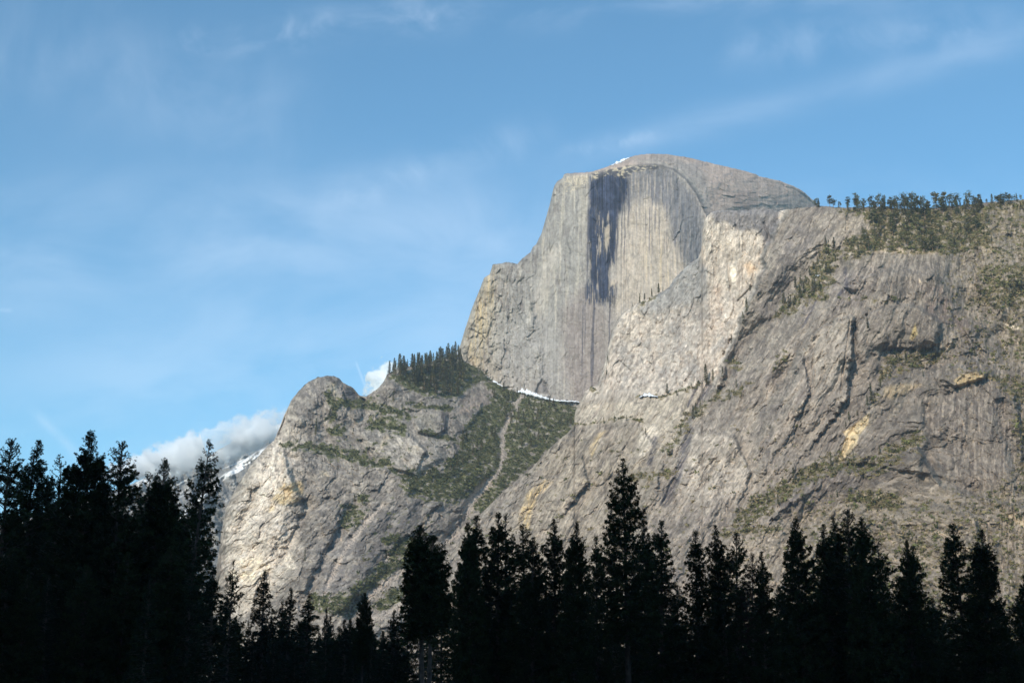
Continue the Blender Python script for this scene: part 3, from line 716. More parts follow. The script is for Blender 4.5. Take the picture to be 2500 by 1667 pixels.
def knob_veg(U, V):
    w = 9 * fbm(U / 24, V / 18, 220, 4)
    g = area(U + w, V + w, GULLY, 8)
    g = g * (1 - area(U + w * .5, V + w * .5, ROCKISLE, 4))
    rocks = sstep(.22, .42, fbm(U / 26, V / 18, 221, 4)) * sstep(1000, 1060, V)
    g = g * (1 - .85 * rocks)
    w3 = 22 * fbm(U / 44, V / 34, 225, 4)
    for p, wd in KBELTS: g = np.maximum(g, line(U + w + w3, V + w + w3 * .5, p, wd * 1.2, wd) * .9)
    g = np.maximum(g, .85 * sstep(.28, .45, fbm(U / 16, V / 8, 222, 4)) * sstep(780, 850, U + .2 * V - 200) * sstep(1190, 1130, V))
    g = np.maximum(g, .7 * sstep(.22, .42, fbm((U + V) / 14, V / 10, 223, 4)) * sstep(1180, 1240, V) * sstep(820, 900, U))
    for p, wd in PATHS: g = g * (1 - line(U + w * .9, V + w * .3, p, wd + 2))
    return g * (.10 + .90 * sstep(-.20, .08, fbm(U / 14, V / 8, 224, 4) + .35 * (g - .6)))


PATHS = [([(1247, 1010), (1224, 1065), (1231, 1108), (1216, 1152), (1196, 1175)], 6), ([(1190, 1180), (1170, 1200), (1148, 1225), (1140, 1250)], 14), ([(1130, 1300), (1093, 1322), (1076, 1328)], 7),
         ([(935, 1235), (876, 1294), (836, 1353), (816, 1400), (790, 1450)], 6), ([(836, 1243), (816, 1274), (836, 1322)], 3.5), ([(985, 1390), (940, 1430), (900, 1455)], 8),
         ([(1000, 1460), (960, 1490), (900, 1520)], 8), ([(1280, 960), (1256, 985), (1262, 1000)], 5)]


def knob_tint(U, V):
    w = 9 * fbm(U / 40, V / 40, 230, 4); t = knob_t(U, V); u = U + w; v = V + w
    fine = fbm(U / 3, V / 3.6, 231, 3); st = fbm(t / 6, V / 40, 232, 4); mo = fbm(U / 50, V / 40, 233, 4)
    T = base(U, (.245, .225, .20))
    T = mix(T, (.33, .305, .265), sstep(-.05, .45, mo + .4 * st) * .8)
    T = mix(T, (.15, .135, .12), sstep(-.05, .35, fbm(U / 26, V / 20, 234, 5)) * .75)
    T = mix(T, (.42, .38, .32), sstep(.12, .4, fbm((U + V) / 22, (V - U * .3) / 16, 244, 5)) * .6)
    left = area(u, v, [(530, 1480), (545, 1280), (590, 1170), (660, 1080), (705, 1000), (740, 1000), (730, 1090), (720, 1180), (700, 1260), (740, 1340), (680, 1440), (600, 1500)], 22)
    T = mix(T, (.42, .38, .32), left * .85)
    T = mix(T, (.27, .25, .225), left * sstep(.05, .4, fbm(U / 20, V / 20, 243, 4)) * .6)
    T = mix(T, (.56, .51, .44), area(u, v, [(712, 1000), (728, 1000), (700, 1060), (688, 1120), (676, 1190), (650, 1230), (610, 1300), (590, 1290), (640, 1190), (655, 1120), (680, 1060)], 12) * (.7 + .4 * st))
    T = mix(T, (.205, .19, .18), area(u, v, [(725, 960), (760, 935), (800, 925), (790, 1000), (740, 1050), (700, 1040)], 14) * .6)
    T = mix(T, (.21, .195, .18), area(u, v, [(740, 1100), (790, 1120), (860, 1130), (840, 1160), (760, 1150), (735, 1130)], 10) * .6)
    T = mix(T, (.20, .19, .185), area(u, v, [(760, 1330), (900, 1280), (1060, 1180), (1100, 1220), (980, 1310), (880, 1440), (780, 1450)], 26) * .75)
    for p, c, a, sf in (([(800, 935), (818, 932), (826, 960), (832, 985), (815, 975), (804, 955)], (.46, .40, .28), .9, 4),
                        ([(834, 950), (858, 955), (872, 962), (850, 975), (836, 985)], (.22, .20, .20), .7, 4),
                        ([(690, 1180), (741, 1172), (741, 1214), (700, 1236), (675, 1228), (670, 1245), (655, 1250), (668, 1215)], OCHRE, .75, 4),
                        ([(1010, 1030), (1025, 1012), (1070, 1008), (1072, 1050), (1020, 1054)], (.33, .31, .26), .8, 4),
                        ([(920, 1095), (945, 1058), (958, 1060), (940, 1085), (922, 1106)], (.45, .37, .25), .85, 4),
                        ([(990, 1095), (1030, 1085), (1040, 1108), (1000, 1112)], (.38, .34, .26), .5, 5),
                        ([(783, 1150), (800, 1148), (805, 1165), (790, 1180)], (.42, .37, .28), .7, 5),
                        ([(694, 1367), (707, 1352), (727, 1386), (700, 1390)], (.66, .60, .50), .95, 4),
                        ([(570, 1370), (640, 1356), (660, 1380), (640, 1420), (590, 1430), (565, 1410)], (.50, .44, .34), .85, 8),
                        ([(664, 1188), (676, 1182), (680, 1198), (668, 1204)], (.62, .56, .48), .9, 3), ([(615, 1300), (628, 1302), (622, 1314)], (.6, .52, .42), .8, 3),
                        ([(1020, 1305), (1035, 1262), (1040, 1260), (1030, 1300)], (.45, .36, .22), .8, 3)):
        T = mix(T, c, area(U + w * .4, V + w * .4, p, sf) * a * (1 + .5 * st))
    T = mix(T, (.06, .06, .075), area(U, V, [(1071, 1008), (1088, 1008), (1090, 1050), (1082, 1066), (1074, 1062)], 3) * sstep(-.2, .1, fbm(U / 2.4, V / 40, 235, 2)) * .9)
    smooth = area(u, v, [(880, 1060), (1010, 1020), (1050, 1060), (1090, 1110), (1010, 1160), (930, 1140)], 12)
    T = mix(T, (.30, .285, .255), smooth * .6)
    T = mix(T, (.30, .26, .23), area(u, v, ROCKISLE, 6) * .8)
    T = mix(T, (.45, .40, .33), sstep(.3, .5, fbm(t / 7, V / 12, 236, 4)) * .6)
    T = mix(T, (.09, .085, .08), sstep(.32, .5, fbm(t / 6, V / 9, 237, 4)) * .6)
    T = T * (1 + .30 * fbm((t + w) / 9, (V + w) / 12, 245, 4))[..., None]
    T = mix(T, (.085, .08, .07), joints((t + 2 * w) / 56, (V + w) / 110, 208, .02) * .35)
    T = mix(T, (.14, .13, .12), sstep(.08, .14, fbm((t + 1.5 * w) / 30, (V + w) / 20, 246, 6, .62)) * .5 * (1 - .6 * left))
    T = mix(T, (.44, .41, .36), sstep(.08, .14, fbm((t + 1.5 * w) / 24, (V + w) / 26, 247, 6, .62)) * (.45 + .3 * left))
    T = mix(T, (.10, .09, .085), sstep(.22, .27, fbm((U + w) / 12, (V + w) / 9, 248, 6, .62)) * .5)
    ww = 12 * fbm(U / 45, V / 45, 201, 4); w2 = 8 * fbm(U / 14, V / 14, 250, 4)
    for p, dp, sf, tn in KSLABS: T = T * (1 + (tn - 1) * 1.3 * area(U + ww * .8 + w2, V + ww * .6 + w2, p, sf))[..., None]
    T = T * (1 + .26 * fbm((t + .6 * w) / 3.4, V / 26, 251, 4))[..., None]
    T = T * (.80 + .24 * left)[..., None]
    g = knob_veg(U, V)
    cv = cells((t + w) / 14, (V + w) / 16, 240)[1]; cv2 = cells((t + w * .4) / 5, V / 6, 241)[1]; cj = cells((t + w) / 30, (V + w) / 26, 242)[2]
    T = T * (1 + .30 * fine + .16 * st + .12 * cv + .24 * cv2)[..., None]
    T = mix(T, (.09, .085, .08), sstep(.06, .01, cj) * sstep(-.2, .2, mo) * .65)
    T = mix(T, (.115, .120, .05), sstep(.2, .55, g) * .88)
    for p, wd in PATHS: T = mix(T, (.42, .37, .32), line(U + w * 1.3, V + w * .5, p, wd * 1.1, wd) * np.clip(.5 + 1.9 * fine + .8 * st, 0, 1))
    return T


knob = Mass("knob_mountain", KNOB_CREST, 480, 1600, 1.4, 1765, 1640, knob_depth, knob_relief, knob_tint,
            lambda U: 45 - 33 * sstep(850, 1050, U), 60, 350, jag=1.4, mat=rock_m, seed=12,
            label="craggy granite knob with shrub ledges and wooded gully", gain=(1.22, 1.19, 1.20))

# ================================================================ distant snowy ridges
def far_mass(name, crest, u0, u1, Y0, seed, label):
    def depth(U, V): return Y0 - 1.6 * (V - 1050) + (U - 400) * .5
    def relief(U, V):
        return 120 * fbm(U / 120, V / 90, seed, 4) + 50 * ridged((U - .4 * V) / 30, V / 60, seed + 1, 4) + 10 * fbm(U / 6, V / 6, seed + 2, 3)
    def tint(U, V):
        n = fbm(U / 12, V / 8, seed + 3, 4)
        T = base(U, (.22, .215, .21)); T = mix(T, (.33, .32, .31), sstep(-.1, .4, fbm(U / 30, V / 20, seed + 4, 4)) * .8)
        T = mix(T, (.10, .105, .09), sstep(.1, .4, fbm(U / 5, V / 5, seed + 5, 4)) * .6)
        vc = np.interp(U, [c[0] for c in crest], [c[1] for c in crest]); dd = V - vc
        s = sstep(11, 3, np.abs(dd - 9 + 8 * fbm(U / 60, U * 0, seed + 7, 2))) * sstep(-.25, .05, fbm(U / 24, dd / 10, seed + 6, 3))
        s = np.maximum(s, sstep(.28, .4, fbm((U + .3 * V) / 60, (V + .5 * U) / 9, seed + 8, 4)) * sstep(110, 40, dd))
        return mix(T, (.82, .84, .88), s)
    return Mass(name, crest, u0, u1, 2.2, 1752, 1640, depth, relief, tint, 12, 60, 900, jag=1.3, mat=rock_far_m, seed=seed, label=label)


far1 = far_mass("snowy_ridge_mountain", [(-700, 1420), (-200, 1330), (150, 1240), (312, 1186), (351, 1167), (380, 1154), (416, 1143), (458, 1130), (494, 1121), (539, 1094), (566, 1080),
                                (601, 1064), (646, 1046), (700, 1030), (900, 1010), (1100, 1040), (1300, 1150)], -700, 1300, 7000, 301, "distant grey ridge with snow bands rising into cloud")
far2 = far_mass("grey_spur_mountain", [(380, 1330), (460, 1235), (520, 1175), (558, 1147), (584, 1129), (619, 1106), (651, 1088), (700, 1060), (800, 1040), (1000, 1120), (1100, 1250)],
                380, 1100, 5200, 341, "grey spur with thin snow line behind the granite knob")

# ================================================================ vegetation on the mountains
def mat_leaf(name, rough=0.8):
    m, nt, b = newmat(name)
    at = nt.nodes.new("ShaderNodeAttribute"); at.attribute_name = "tint"
    tc = nt.nodes.new("ShaderNodeTexCoord"); n1 = nt.nodes.new("ShaderNodeTexNoise"); n1.inputs["Scale"].default_value = 0.9
    nt.links.new(tc.outputs["Object"], n1.inputs["Vector"])
    oi = nt.nodes.new("ShaderNodeObjectInfo")
    mr = nt.nodes.new("ShaderNodeMapRange"); mr.inputs[1].default_value = 0.3; mr.inputs[2].default_value = 0.7; mr.inputs[3].default_value = 0.7; mr.inputs[4].default_value = 1.3
    nt.links.new(n1.outputs["Fac"], mr.inputs[0])
    mo = nt.nodes.new("ShaderNodeMapRange"); mo.inputs[3].default_value = .75; mo.inputs[4].default_value = 1.3
    nt.links.new(oi.outputs["Random"], mo.inputs[0])
    mu = nt.nodes.new("ShaderNodeMath"); mu.operation = 'MULTIPLY'; nt.links.new(mr.outputs[0], mu.inputs[0]); nt.links.new(mo.outputs[0], mu.inputs[1])
    vm = nt.nodes.new("ShaderNodeVectorMath"); vm.operation = 'SCALE'; nt.links.new(at.outputs["Color"], vm.inputs[0]); nt.links.new(mu.outputs[0], vm.inputs["Scale"])
    nt.links.new(vm.outputs[0], b.inputs["Base Color"]); b.inputs["Roughness"].default_value = rough
    return m


leaf_m = mat_leaf("leaves")
bark_m = mat_plain("bark", (.19, .125, .10), .35, 1.5)
bark_sun_m = mat_plain("reddish_bark", (.26, .17, .11), .3, .3)


def rand_dirs(n):
    d = rng.normal(size=(n, 3)); return d / np.linalg.norm(d, axis=1)[:, None]


def tri_cloud(C, size, flat=1.0):
    """a triangle of the given size around every centre, random orientation"""
    n = len(C); a = rand_dirs(n); b = np.cross(a, rand_dirs(n)); b /= np.linalg.norm(b, axis=1)[:, None] + 1e-9
    s = np.asarray(size)[:, None] if np.ndim(size) else size
    V = np.stack([C + a * s, C - a * s * .5 + b * s * .85, C - a * s * .5 - b * s * .85], 1)
    V[:, :, 2] = C[:, None, 2] + (V[:, :, 2] - C[:, None, 2]) * flat
    return V.reshape(-1, 3)


def shrubs(mass, vegf, n, lo, name, label, cols, size=1.7):
    g = vegf(mass.U, mass.V)
    # even cover per unit of visible area
    cell = np.abs(np.gradient(mass.V, axis=0)); p = (np.clip(g - lo, 0, 1) * cell * (mass.V < 1640)).ravel()
    idx = rng.choice(p.size, n, p=p / p.sum())
    c = mass.P.reshape(-1, 3)[idx] + rng.normal(size=(n, 3)) * 1.0
    k = 9
    sz = (size * np.clip(rng.lognormal(-.22, .42, n), .35, 2.6)).repeat(k)
    off = rng.normal(size=(n * k, 3)) * np.array([1.1, 1.1, .5]) * sz[:, None] * .8
    C = c.repeat(k, 0) + off + np.array([0, -1.0, .8])
    V = tri_cloud(C, sz * .8)
    cc = np.array(cols)[rng.integers(0, len(cols), n)] * rng.uniform(.7, 1.3, (n, 1))
    me = mesh_from(name, V, tris=np.arange(len(V)).reshape(-1, 3), mat=leaf_m, tint=cc.repeat(k * 3, 0))
    link(name, me, kind="stuff", label=label, category="shrubs")


OL = [(.165, .145, .055), (.185, .148, .068), (.115, .112, .045), (.21, .16, .085), (.14, .14, .048), (.075, .072, .032)]
GR = [(.125, .138, .048), (.148, .150, .054), (.092, .102, .040), (.16, .145, .065), (.068, .075, .035)]
shrubs(massif, massif_veg, 17000, .3, "shrubs", "olive brush on the ledges and rim of the brown massif", OL)
shrubs(knob, knob_veg, 15000, .3, "shrubs", "green brush on the knob ledges and gully below the dome", GR, 1.6)


def far_conifer(seed, H, W, cb, kind, n, col):
    r = np.random.default_rng(seed)
    q = r.random(n) ** (1.25 if kind == 'spire' else 1.0)
    z = (cb + (1 - cb) * q) * H
    if kind == 'spire': rad = W * (1 - q) ** .7 * (.75 + .25 * np.cos(q * 60)) + .45
    else: rad = W * np.sqrt(np.clip(1 - (2 * q - 1) ** 2, 0, 1)) * (.8 + .35 * np.sin(q * 25 + seed)) + .2
    a = r.random(n) * 2 * math.pi; rr = rad * np.sqrt(r.random(n))
    if kind != 'spire':  # clumped crown
        ck = r.random((15, 3)); ca = ck[:, 0] * 6.28; cq = .1 + .85 * ck[:, 1]
        i = r.integers(0, 15, n)
        cz = (cb + (1 - cb) * cq) * H; cr = W * .75 * np.sqrt(np.clip(1 - (2 * cq - 1) ** 2, 0, 1)) * ck[:, 2] ** .4
        C = np.stack([np.cos(ca[i]) * cr[i], np.sin(ca[i]) * cr[i], cz[i]], 1) + r.normal(size=(n, 3)) * np.array([W * .30, W * .30, W * .18])
    else:
        C = np.stack([np.cos(a) * rr, np.sin(a) * rr, z - rr * .25], 1)
    V = tri_cloud(C, (.35 + .35 * r.random(n)) * 1.9, .7)
    T = np.array(col) * r.uniform(.6, 1.4, (n, 1))
    crown = mesh_from("crown", V, tris=np.arange(len(V)).reshape(-1, 3), mat=leaf_m, tint=T.repeat(3, 0))
    tr = tube([(0, 0, -1.5), (0, 0, H * .5), (0, 0, H * .97)], [H * .019, H * .014, H * .002], 6)
    trunk = mesh_from("trunk", tr[0], quads=tr[1], mat=bark_sun_m)
    return crown, trunk, H


def tube(pts, rad, k=8):
    P = np.array(pts, float); n = len(P)
    d = np.gradient(P, axis=0); d /= np.linalg.norm(d, axis=1)[:, None] + 1e-9
    up = np.where(np.abs(d[:, 2:3]) > .9, np.array([[1., 0, 0]]), np.array([[0, 0, 1.]]))
    a = np.cross(d, up); a /= np.linalg.norm(a, axis=1)[:, None]; b = np.cross(d, a)
    th = np.arange(k) / k * 2 * math.pi
    V = P[:, None] + (np.cos(th)[None, :, None] * a[:, None] + np.sin(th)[None, :, None] * b[:, None]) * np.array(rad)[:, None, None]
    q = []
    for i in range(n - 1):
        for j in range(k):
            q.append((i * k + j, i * k + (j + 1) % k, (i + 1) * k + (j + 1) % k, (i + 1) * k + j))
    return V.reshape(-1, 3), np.array(q)


DG = (.085, .086, .034); MG = (.115, .108, .040); YG = (.145, .122, .048)
spires = [far_conifer(40 + i, 30, (3.9, 4.6, 3.4, 4.2)[i], (.08, .12, .18, .05)[i], 'spire', 330, (DG, MG, DG, MG)[i]) for i in range(4)]
rounds = [far_conifer(60 + i, 26, (5.6, 4.6, 6.2, 5.0)[i], (.24, .30, .2, .34)[i], 'round', 460, (MG, YG, MG, DG)[i]) for i in range(4)]


def put_tree(proto, name, pos, h, label, cat, group, wide=1.0, lean=0.0, lean_az=0.0, rot=None, tmat=None):
    crown, trunk, H = proto
    root = link(name, None, loc=tuple(pos), label=label, category=cat, group=group)
    s = h / H
    root.scale = (s * wide, s * wide, s)
    root.rotation_euler = (lean * math.sin(lean_az), lean * math.cos(lean_az), 0)
    rz = rng.uniform(0, 6.28) if rot is None else rot
    for nm, me in (("crown", crown), ("trunk", trunk)):
        o = link(nm, me, parent=root); o.rotation_euler = (0, 0, rz)
    return root


def far_tree(mass, u, v, px, kind, name, label, group, wide=1.0):
    p = mass.at(u, v); h = px * p[1] / F * 1.05
    pr = (spires if kind == 's' else rounds)[rng.integers(0, 4)]
    put_tree(pr, name, p + np.array([0, 0, -.5]), h, label, "conifer", group, wide * rng.uniform(.8, 1.3), lean=rng.uniform(-.04, .04))


def scatter(poly, n, dmin=5):
    out = []; xs = [p[0] for p in poly]; ys = [p[1] for p in poly]; k = 0
    while len(out) < n and k < 20000:
        k += 1
        u = rng.uniform(min(xs), max(xs)); v = rng.uniform(min(ys), max(ys))
        if poly_sd(np.array([u]), np.array([v]), poly)[0] < 0: continue
        if any(abs(u - a) + .6 * abs(v - b) < dmin for a, b in out): continue
        out.append((u, v))
    return out


G1 = "pines along the skyline of the brown massif"
L1 = "small round-topped pine on the skyline rim of the brown massif"
for x, y in [(820, 125), (915, 110), (1035, 118), (1105, 122), (1150, 130), (1195, 112), (1245, 97), (1290, 105), (1330, 118), (1370, 108), (1415, 92), (1475, 88), (1515, 112), (1555, 112),
             (1585, 145), (1640, 88), (1695, 88), (1735, 98), (1780, 98), (1865, 80), (1900, 110), (1940, 130), (1985, 135), (2045, 108), (2105, 110), (2140, 98), (2180, 100), (2220, 100), (840, 150), (985, 150), (1450, 120), (1670, 130)]:
    u = 1700 + x * .357; vt = 440 + y * .357; vb = float(np.interp(u, massif.us, massif.vc)) + rng.uniform(0, 5)
    far_tree(massif, u, vb, max(vb - vt, 10) * 1.15, 'r', "ridge_pine", L1, G1, 1.0)
for u in sorted(rng.uniform(1995, 2500, 84)):
    if u < 2080 and rng.random() < .5: continue
    far_tree(massif, u, float(np.interp(u, massif.us, massif.vc)) + rng.uniform(1, 16), rng.uniform(11, 30), 's' if rng.random() < .45 else 'r', "ridge_pine", L1 if 0 else "small shaggy pine in the broken row along the massif rim", G1, 1.25)
G2 = "pines on the brushy bench of the brown massif"
for u, v in scatter(VEGP[0], 60, 9):
    far_tree(massif, u, v, rng.uniform(20, 46), 'r' if rng.random() < .55 else 's', "bench_pine", "small pine rising from the green bench below the massif rim", G2)
for u, v in scatter(VEGP[1], 26, 7):
    far_tree(massif, u, v, rng.uniform(18, 36), 's', "cleft_fir", "small dark fir in the diagonal wooded cleft of the massif", "firs in the diagonal cleft", 1.2)
for u, v, px in [(1724, 940, 52), (1742, 932, 32), (1704, 937, 13), (1688, 941, 9), (1629, 962, 28), (1653, 966, 16), (1692, 1028, 40), (1700, 1012, 30), (1710, 1000, 26), (1662, 1060, 24), (1577, 1062, 18), (1641, 1072, 14),
                 (2128, 985, 52), (2118, 992, 30), (2075, 1036, 34), (2066, 1048, 22), (2092, 1015, 16), (2154, 925, 22), (2188, 880, 24), (2196, 884, 20), (2212, 884, 26), (2236, 875, 22), (2262, 870, 18), (2255, 920, 18),
                 (2119, 806, 34), (2380, 870, 26), (2150, 948, 26), (1562, 741, 26), (1573, 728, 18), (1592, 724, 24), (1608, 716, 28), (1618, 706, 12), (1545, 746, 10), (1480, 915, 18), (1484, 880, 14), (1832, 710, 18),
                 (1822, 765, 40), (1815, 785, 26), (1786, 838, 22), (1895, 775, 18), (1911, 765, 22), (1780, 975, 26), (1798, 945, 22), (1764, 920, 26), (1875, 1232, 32), (1900, 1235, 30), (1940, 1180, 40), (1960, 1170, 26), (2030, 1140, 34),
                 (2085, 1128, 30), (2045, 1215, 20), (1956, 1048, 22), (1730, 1175, 18), (1500, 1030, 22), (1530, 1028, 16), (1475, 1034, 18), (1820, 1270, 22), (1850, 1262, 22), (1990, 1150, 28), (2148, 1110, 26)]:
    far_tree(massif, u, v, px, 's', "ledge_fir", "lone small fir clinging to a rock ledge of the massif", "firs on ledges of the massif")
SH = [(950, 912), (974, 899), (1034, 890), (1073, 878), (1118, 862), (1134, 888), (1140, 915), (1117, 968), (1100, 975), (1085, 965), (1046, 960), (990, 935), (960, 915)]
for u, v in scatter(SH, 95, 5.5):
    far_tree(knob, u, v, rng.uniform(24, 46) * (.8 if v < 900 else 1), 's', "shoulder_fir", "small dark fir in the dense stand on the shoulder beside the dome", "firs on the shoulder below the dome", 1.2)
for u in list(np.linspace(952, 1128, 24) + rng.uniform(-4, 4, 24)):
    far_tree(knob, u + rng.uniform(-2, 2), float(np.interp(u, knob.us, knob.vc)) + 2, rng.uniform(12, 34), 's', "shoulder_fir",
             "small dark fir in the dense stand on the shoulder beside the dome", "firs on the shoulder below the dome", 1.35)
for u, v in scatter([(1200, 960), (1400, 995), (1395, 1045), (1260, 1110), (1245, 1040)], 40, 8) + scatter([(1120, 1050), (1220, 1060), (1210, 1120), (1100, 1160)], 18, 9) + \
        [(1188, 918), (1231, 955), (1263, 968), (1105, 1130), (1100, 1140), (862, 1060), (770, 1062), (772, 1050), (865, 1225), (885, 1230), (1098, 1290), (745, 1368), (960, 980), (805, 1020)]:
    far_tree(knob, u, v, rng.uniform(16, 30), 's', "gully_fir", "small dark fir among green brush in the gully below the dome", "firs in the gully", 1.1)

# snow lying on the dome
snow_m = mat_plain("snow", (.84, .86, .90), .03, .05, .6)


def snow_patch(mass, pts, wid, label, dy=-7, seed=3):
    P = np.array(pts, float); s = np.r_[0, np.cumsum(np.hypot(*np.diff(P, axis=0).T))]
    n = max(int(s[-1] / 1.2), 6); q = np.linspace(0, s[-1], n)
    cu = np.interp(q, s, P[:, 0]); cv = np.interp(q, s, P[:, 1]); w = np.interp(q, s, wid)
    w = w * np.clip(1 + 1.3 * fbm(q / 6, q * 0, seed, 4), .06, 2); cv = cv + 1.5 * fbm(q / 9, q * 0 + 4, seed, 2)
    m = 7; rows = []
    for k in range(m):
        a = k / (m - 1) - .5
        vv = cv + a * w
        base_p = np.array([mass.at(x, y) for x, y in zip(cu, vv)])
        Y = base_p[:, 1]
        Yc = np.array([mass.at(x, y)[1] for x, y in zip(cu, cv)])
        rows.append(world(cu, vv, np.minimum(Y, Yc + 3) + dy - 5 * (.25 - a * a) * 4 + (9 if k in (0, m - 1) else 0)))
    G = np.array(rows)
    me = mesh_from("snow_patch", G.reshape(-1, 3), quads=grid_quads(m, n), mat=snow_m, smooth=True)
    link("snow_patch", me, label=label, category="snow patch")


snow_patch(dome, [(1186, 916), (1196, 927), (1214, 936), (1229, 944)], [3, 7, 6, 2], "short upper snow bank at the foot of the streaked dome face")
snow_patch(dome, [(1260, 956), (1276, 955), (1300, 962), (1330, 972), (1360, 978), (1414, 981)], [2, 12, 12, 7, 5, 3], "long white snow bank along the foot of the dome face")
snow_patch(dome, [(1492, 404), (1508, 397), (1522, 391), (1537, 385)], [1.5, 6, 6, 2], "thin snow strip on the rim just left of the dome summit", dy=-4)
snow_patch(massif, [(1560, 969), (1572, 965), (1582, 963), (1592, 966), (1606, 968)], [1, 6, 9, 5, 1.5], "small snow patch on the ledge under the pale wall")
snow_patch(knob, [(1104, 868), (1112, 864), (1122, 862)], [3, 9, 4], "small snow patch among firs at the top of the shoulder")
snow_patch(massif, [(1990, 672), (1996, 673), (2001, 672)], [2, 5, 2], "tiny snow patch in the diagonal wooded cleft")
print("far veg", round(time.time() - T0, 1))

# ================================================================ foreground pines
def pine(seed, H, W, cb, top=.8, dens=1.0, tuft=.34, upturn=.2, nb=None, roundness=0.0, blades=9, col=(.055, .062, .022), twig=False):
    r = np.random.default_rng(seed)
    nb = nb or int(195 * dens)
    q = np.sort(r.random(nb) ** 1.12); q[-5:] = np.linspace(.955, .99, 5)
    z = (cb + (1 - cb) * q) * H
    prof = (1 - q) ** top * (.70 + .30 * np.clip(q / .18, 0, 1))
    if roundness: prof = prof * (1 - roundness) + roundness * np.sqrt(np.clip(1 - (q * 1.0) ** 3.0, 0, 1)) * (.75 + .25 * np.clip(q / .2, 0, 1))
    # lobes: gaps and bulges of a real crown
    az = r.random(nb) * 2 * math.pi
    lob = 1 + .20 * np.sin(3 * az + 9 * q + seed) * np.sin(14 * q + seed * 1.7)
    L = W * prof * (.72 + .38 * r.random(nb) ** .7) * lob * (1 - .45 * sstep(.80, 1.0, q)) + .10
    el = np.radians(-16 + 52 * q ** 1.3 + np.clip(r.normal(size=nb) * 14, -26, 18))
    Cs = []; sticks = []
    for i in range(nb):
        k = max(3, int((L[i] * 3.4 + 1.5) * dens ** .5))
        s = 1 - .78 * r.random(k) ** 1.3; s[0] = 1
        lat = r.normal(size=k) * .17 * L[i] * (1.25 - s) + r.normal(size=k) * .10
        ca, sa = math.cos(az[i]), math.sin(az[i])
        rad = s * L[i]
        zz = z[i] + rad * math.tan(el[i]) + upturn * L[i] * s ** 2 + r.normal(size=k) * .13
        Cs.append(np.stack([ca * rad - sa * lat, sa * rad + ca * lat, zz], 1))
        t0 = np.array([0, 0, z[i]]); t1 = np.array([ca * L[i], sa * L[i], z[i] + L[i] * math.tan(el[i]) + upturn * L[i]]); tm = np.array([ca * L[i] * .55, sa * L[i] * .55, z[i] + .55 * L[i] * math.tan(el[i]) + upturn * L[i] * .3])
        sticks.append((t0, tm, t1))
    C = np.concatenate(Cs + [np.array([[0, 0, H], [0, 0, H - .45], [.08, 0, H - .9], [-.08, .05, H - 1.3]])])
    C = C[C[:, 2] < H + .05]
    tip = np.clip(1 - (C[:, 2] / H - .88) / .12, .45, 1)
    n = len(C); out = C * np.array([1, 1, 0]); out /= np.linalg.norm(out, axis=1)[:, None] + .3
    d = rand_dirs(n * blades) * 1.0 + out.repeat(blades, 0) * .45 + np.array([0, 0, .45])
    d /= np.linalg.norm(d, axis=1)[:, None]
    side = np.cross(d, rand_dirs(n * blades)); side /= np.linalg.norm(side, axis=1)[:, None] + 1e-9
    ln = (tuft * tip * r.uniform(.65, 1.25, n)).repeat(blades)[:, None]; wd = ln * .21
    B = C.repeat(blades, 0)
    V = np.stack([B + side * wd * .4 - d * ln * .12, B + d * ln * .6 + side * wd, B + d * ln], 1)
    V2 = np.stack([B - side * wd * .4 - d * ln * .12, B + d * ln * .6 - side * wd, B + d * ln], 1)
    V = np.concatenate([V, V2]).reshape(-1, 3)
    T = np.array(col) * r.uniform(.65, 1.35, (n, 1)); T = T.repeat(blades, 0).repeat(3, 0); T = np.concatenate([T, T])
    crown = mesh_from("crown", V, tris=np.arange(len(V)).reshape(-1, 3), mat=leaf_m, tint=T)
    # trunk with slight sway, whorled limbs and dead stubs under the crown
    sw = r.normal(size=2) * .12
    zs = np.linspace(-.6, H - .9, 9); pts = [(sw[0] * math.sin(zz / 7), sw[1] * math.sin(zz / 6), zz) for zz in zs]
    rd = [(.012 * H + .03) * (1 - .93 * (max(zz, 0) / H) ** 1.1) + (.10 if zz < 0 else 0) for zz in zs]
    tv, tq = tube(pts, rd, 9); TV = [tv]; TQ = [tq]; off = len(tv)
    for a, b, c in sticks:
        v_, q_ = tube([a, b, c], [.055, .035, .012], 3); TV.append(v_); TQ.append(q_ + off); off += len(v_)
    for i in range(int(26 * (1 + cb))):
        zz = r.uniform(.10, cb + .10) * H; a = r.random() * 6.28; l = r.uniform(.5, 2.2)
        v_, q_ = tube([(0, 0, zz), (math.cos(a) * l * .6, math.sin(a) * l * .6, zz - .05 * l), (math.cos(a) * l, math.sin(a) * l, zz - .3 * l * r.random())], [.035, .02, .008], 3)
        TV.append(v_); TQ.append(q_ + off); off += len(v_)
    trunk = mesh_from("trunk", np.concatenate(TV), quads=np.concatenate(TQ), mat=bark_m)
    return crown, trunk, H


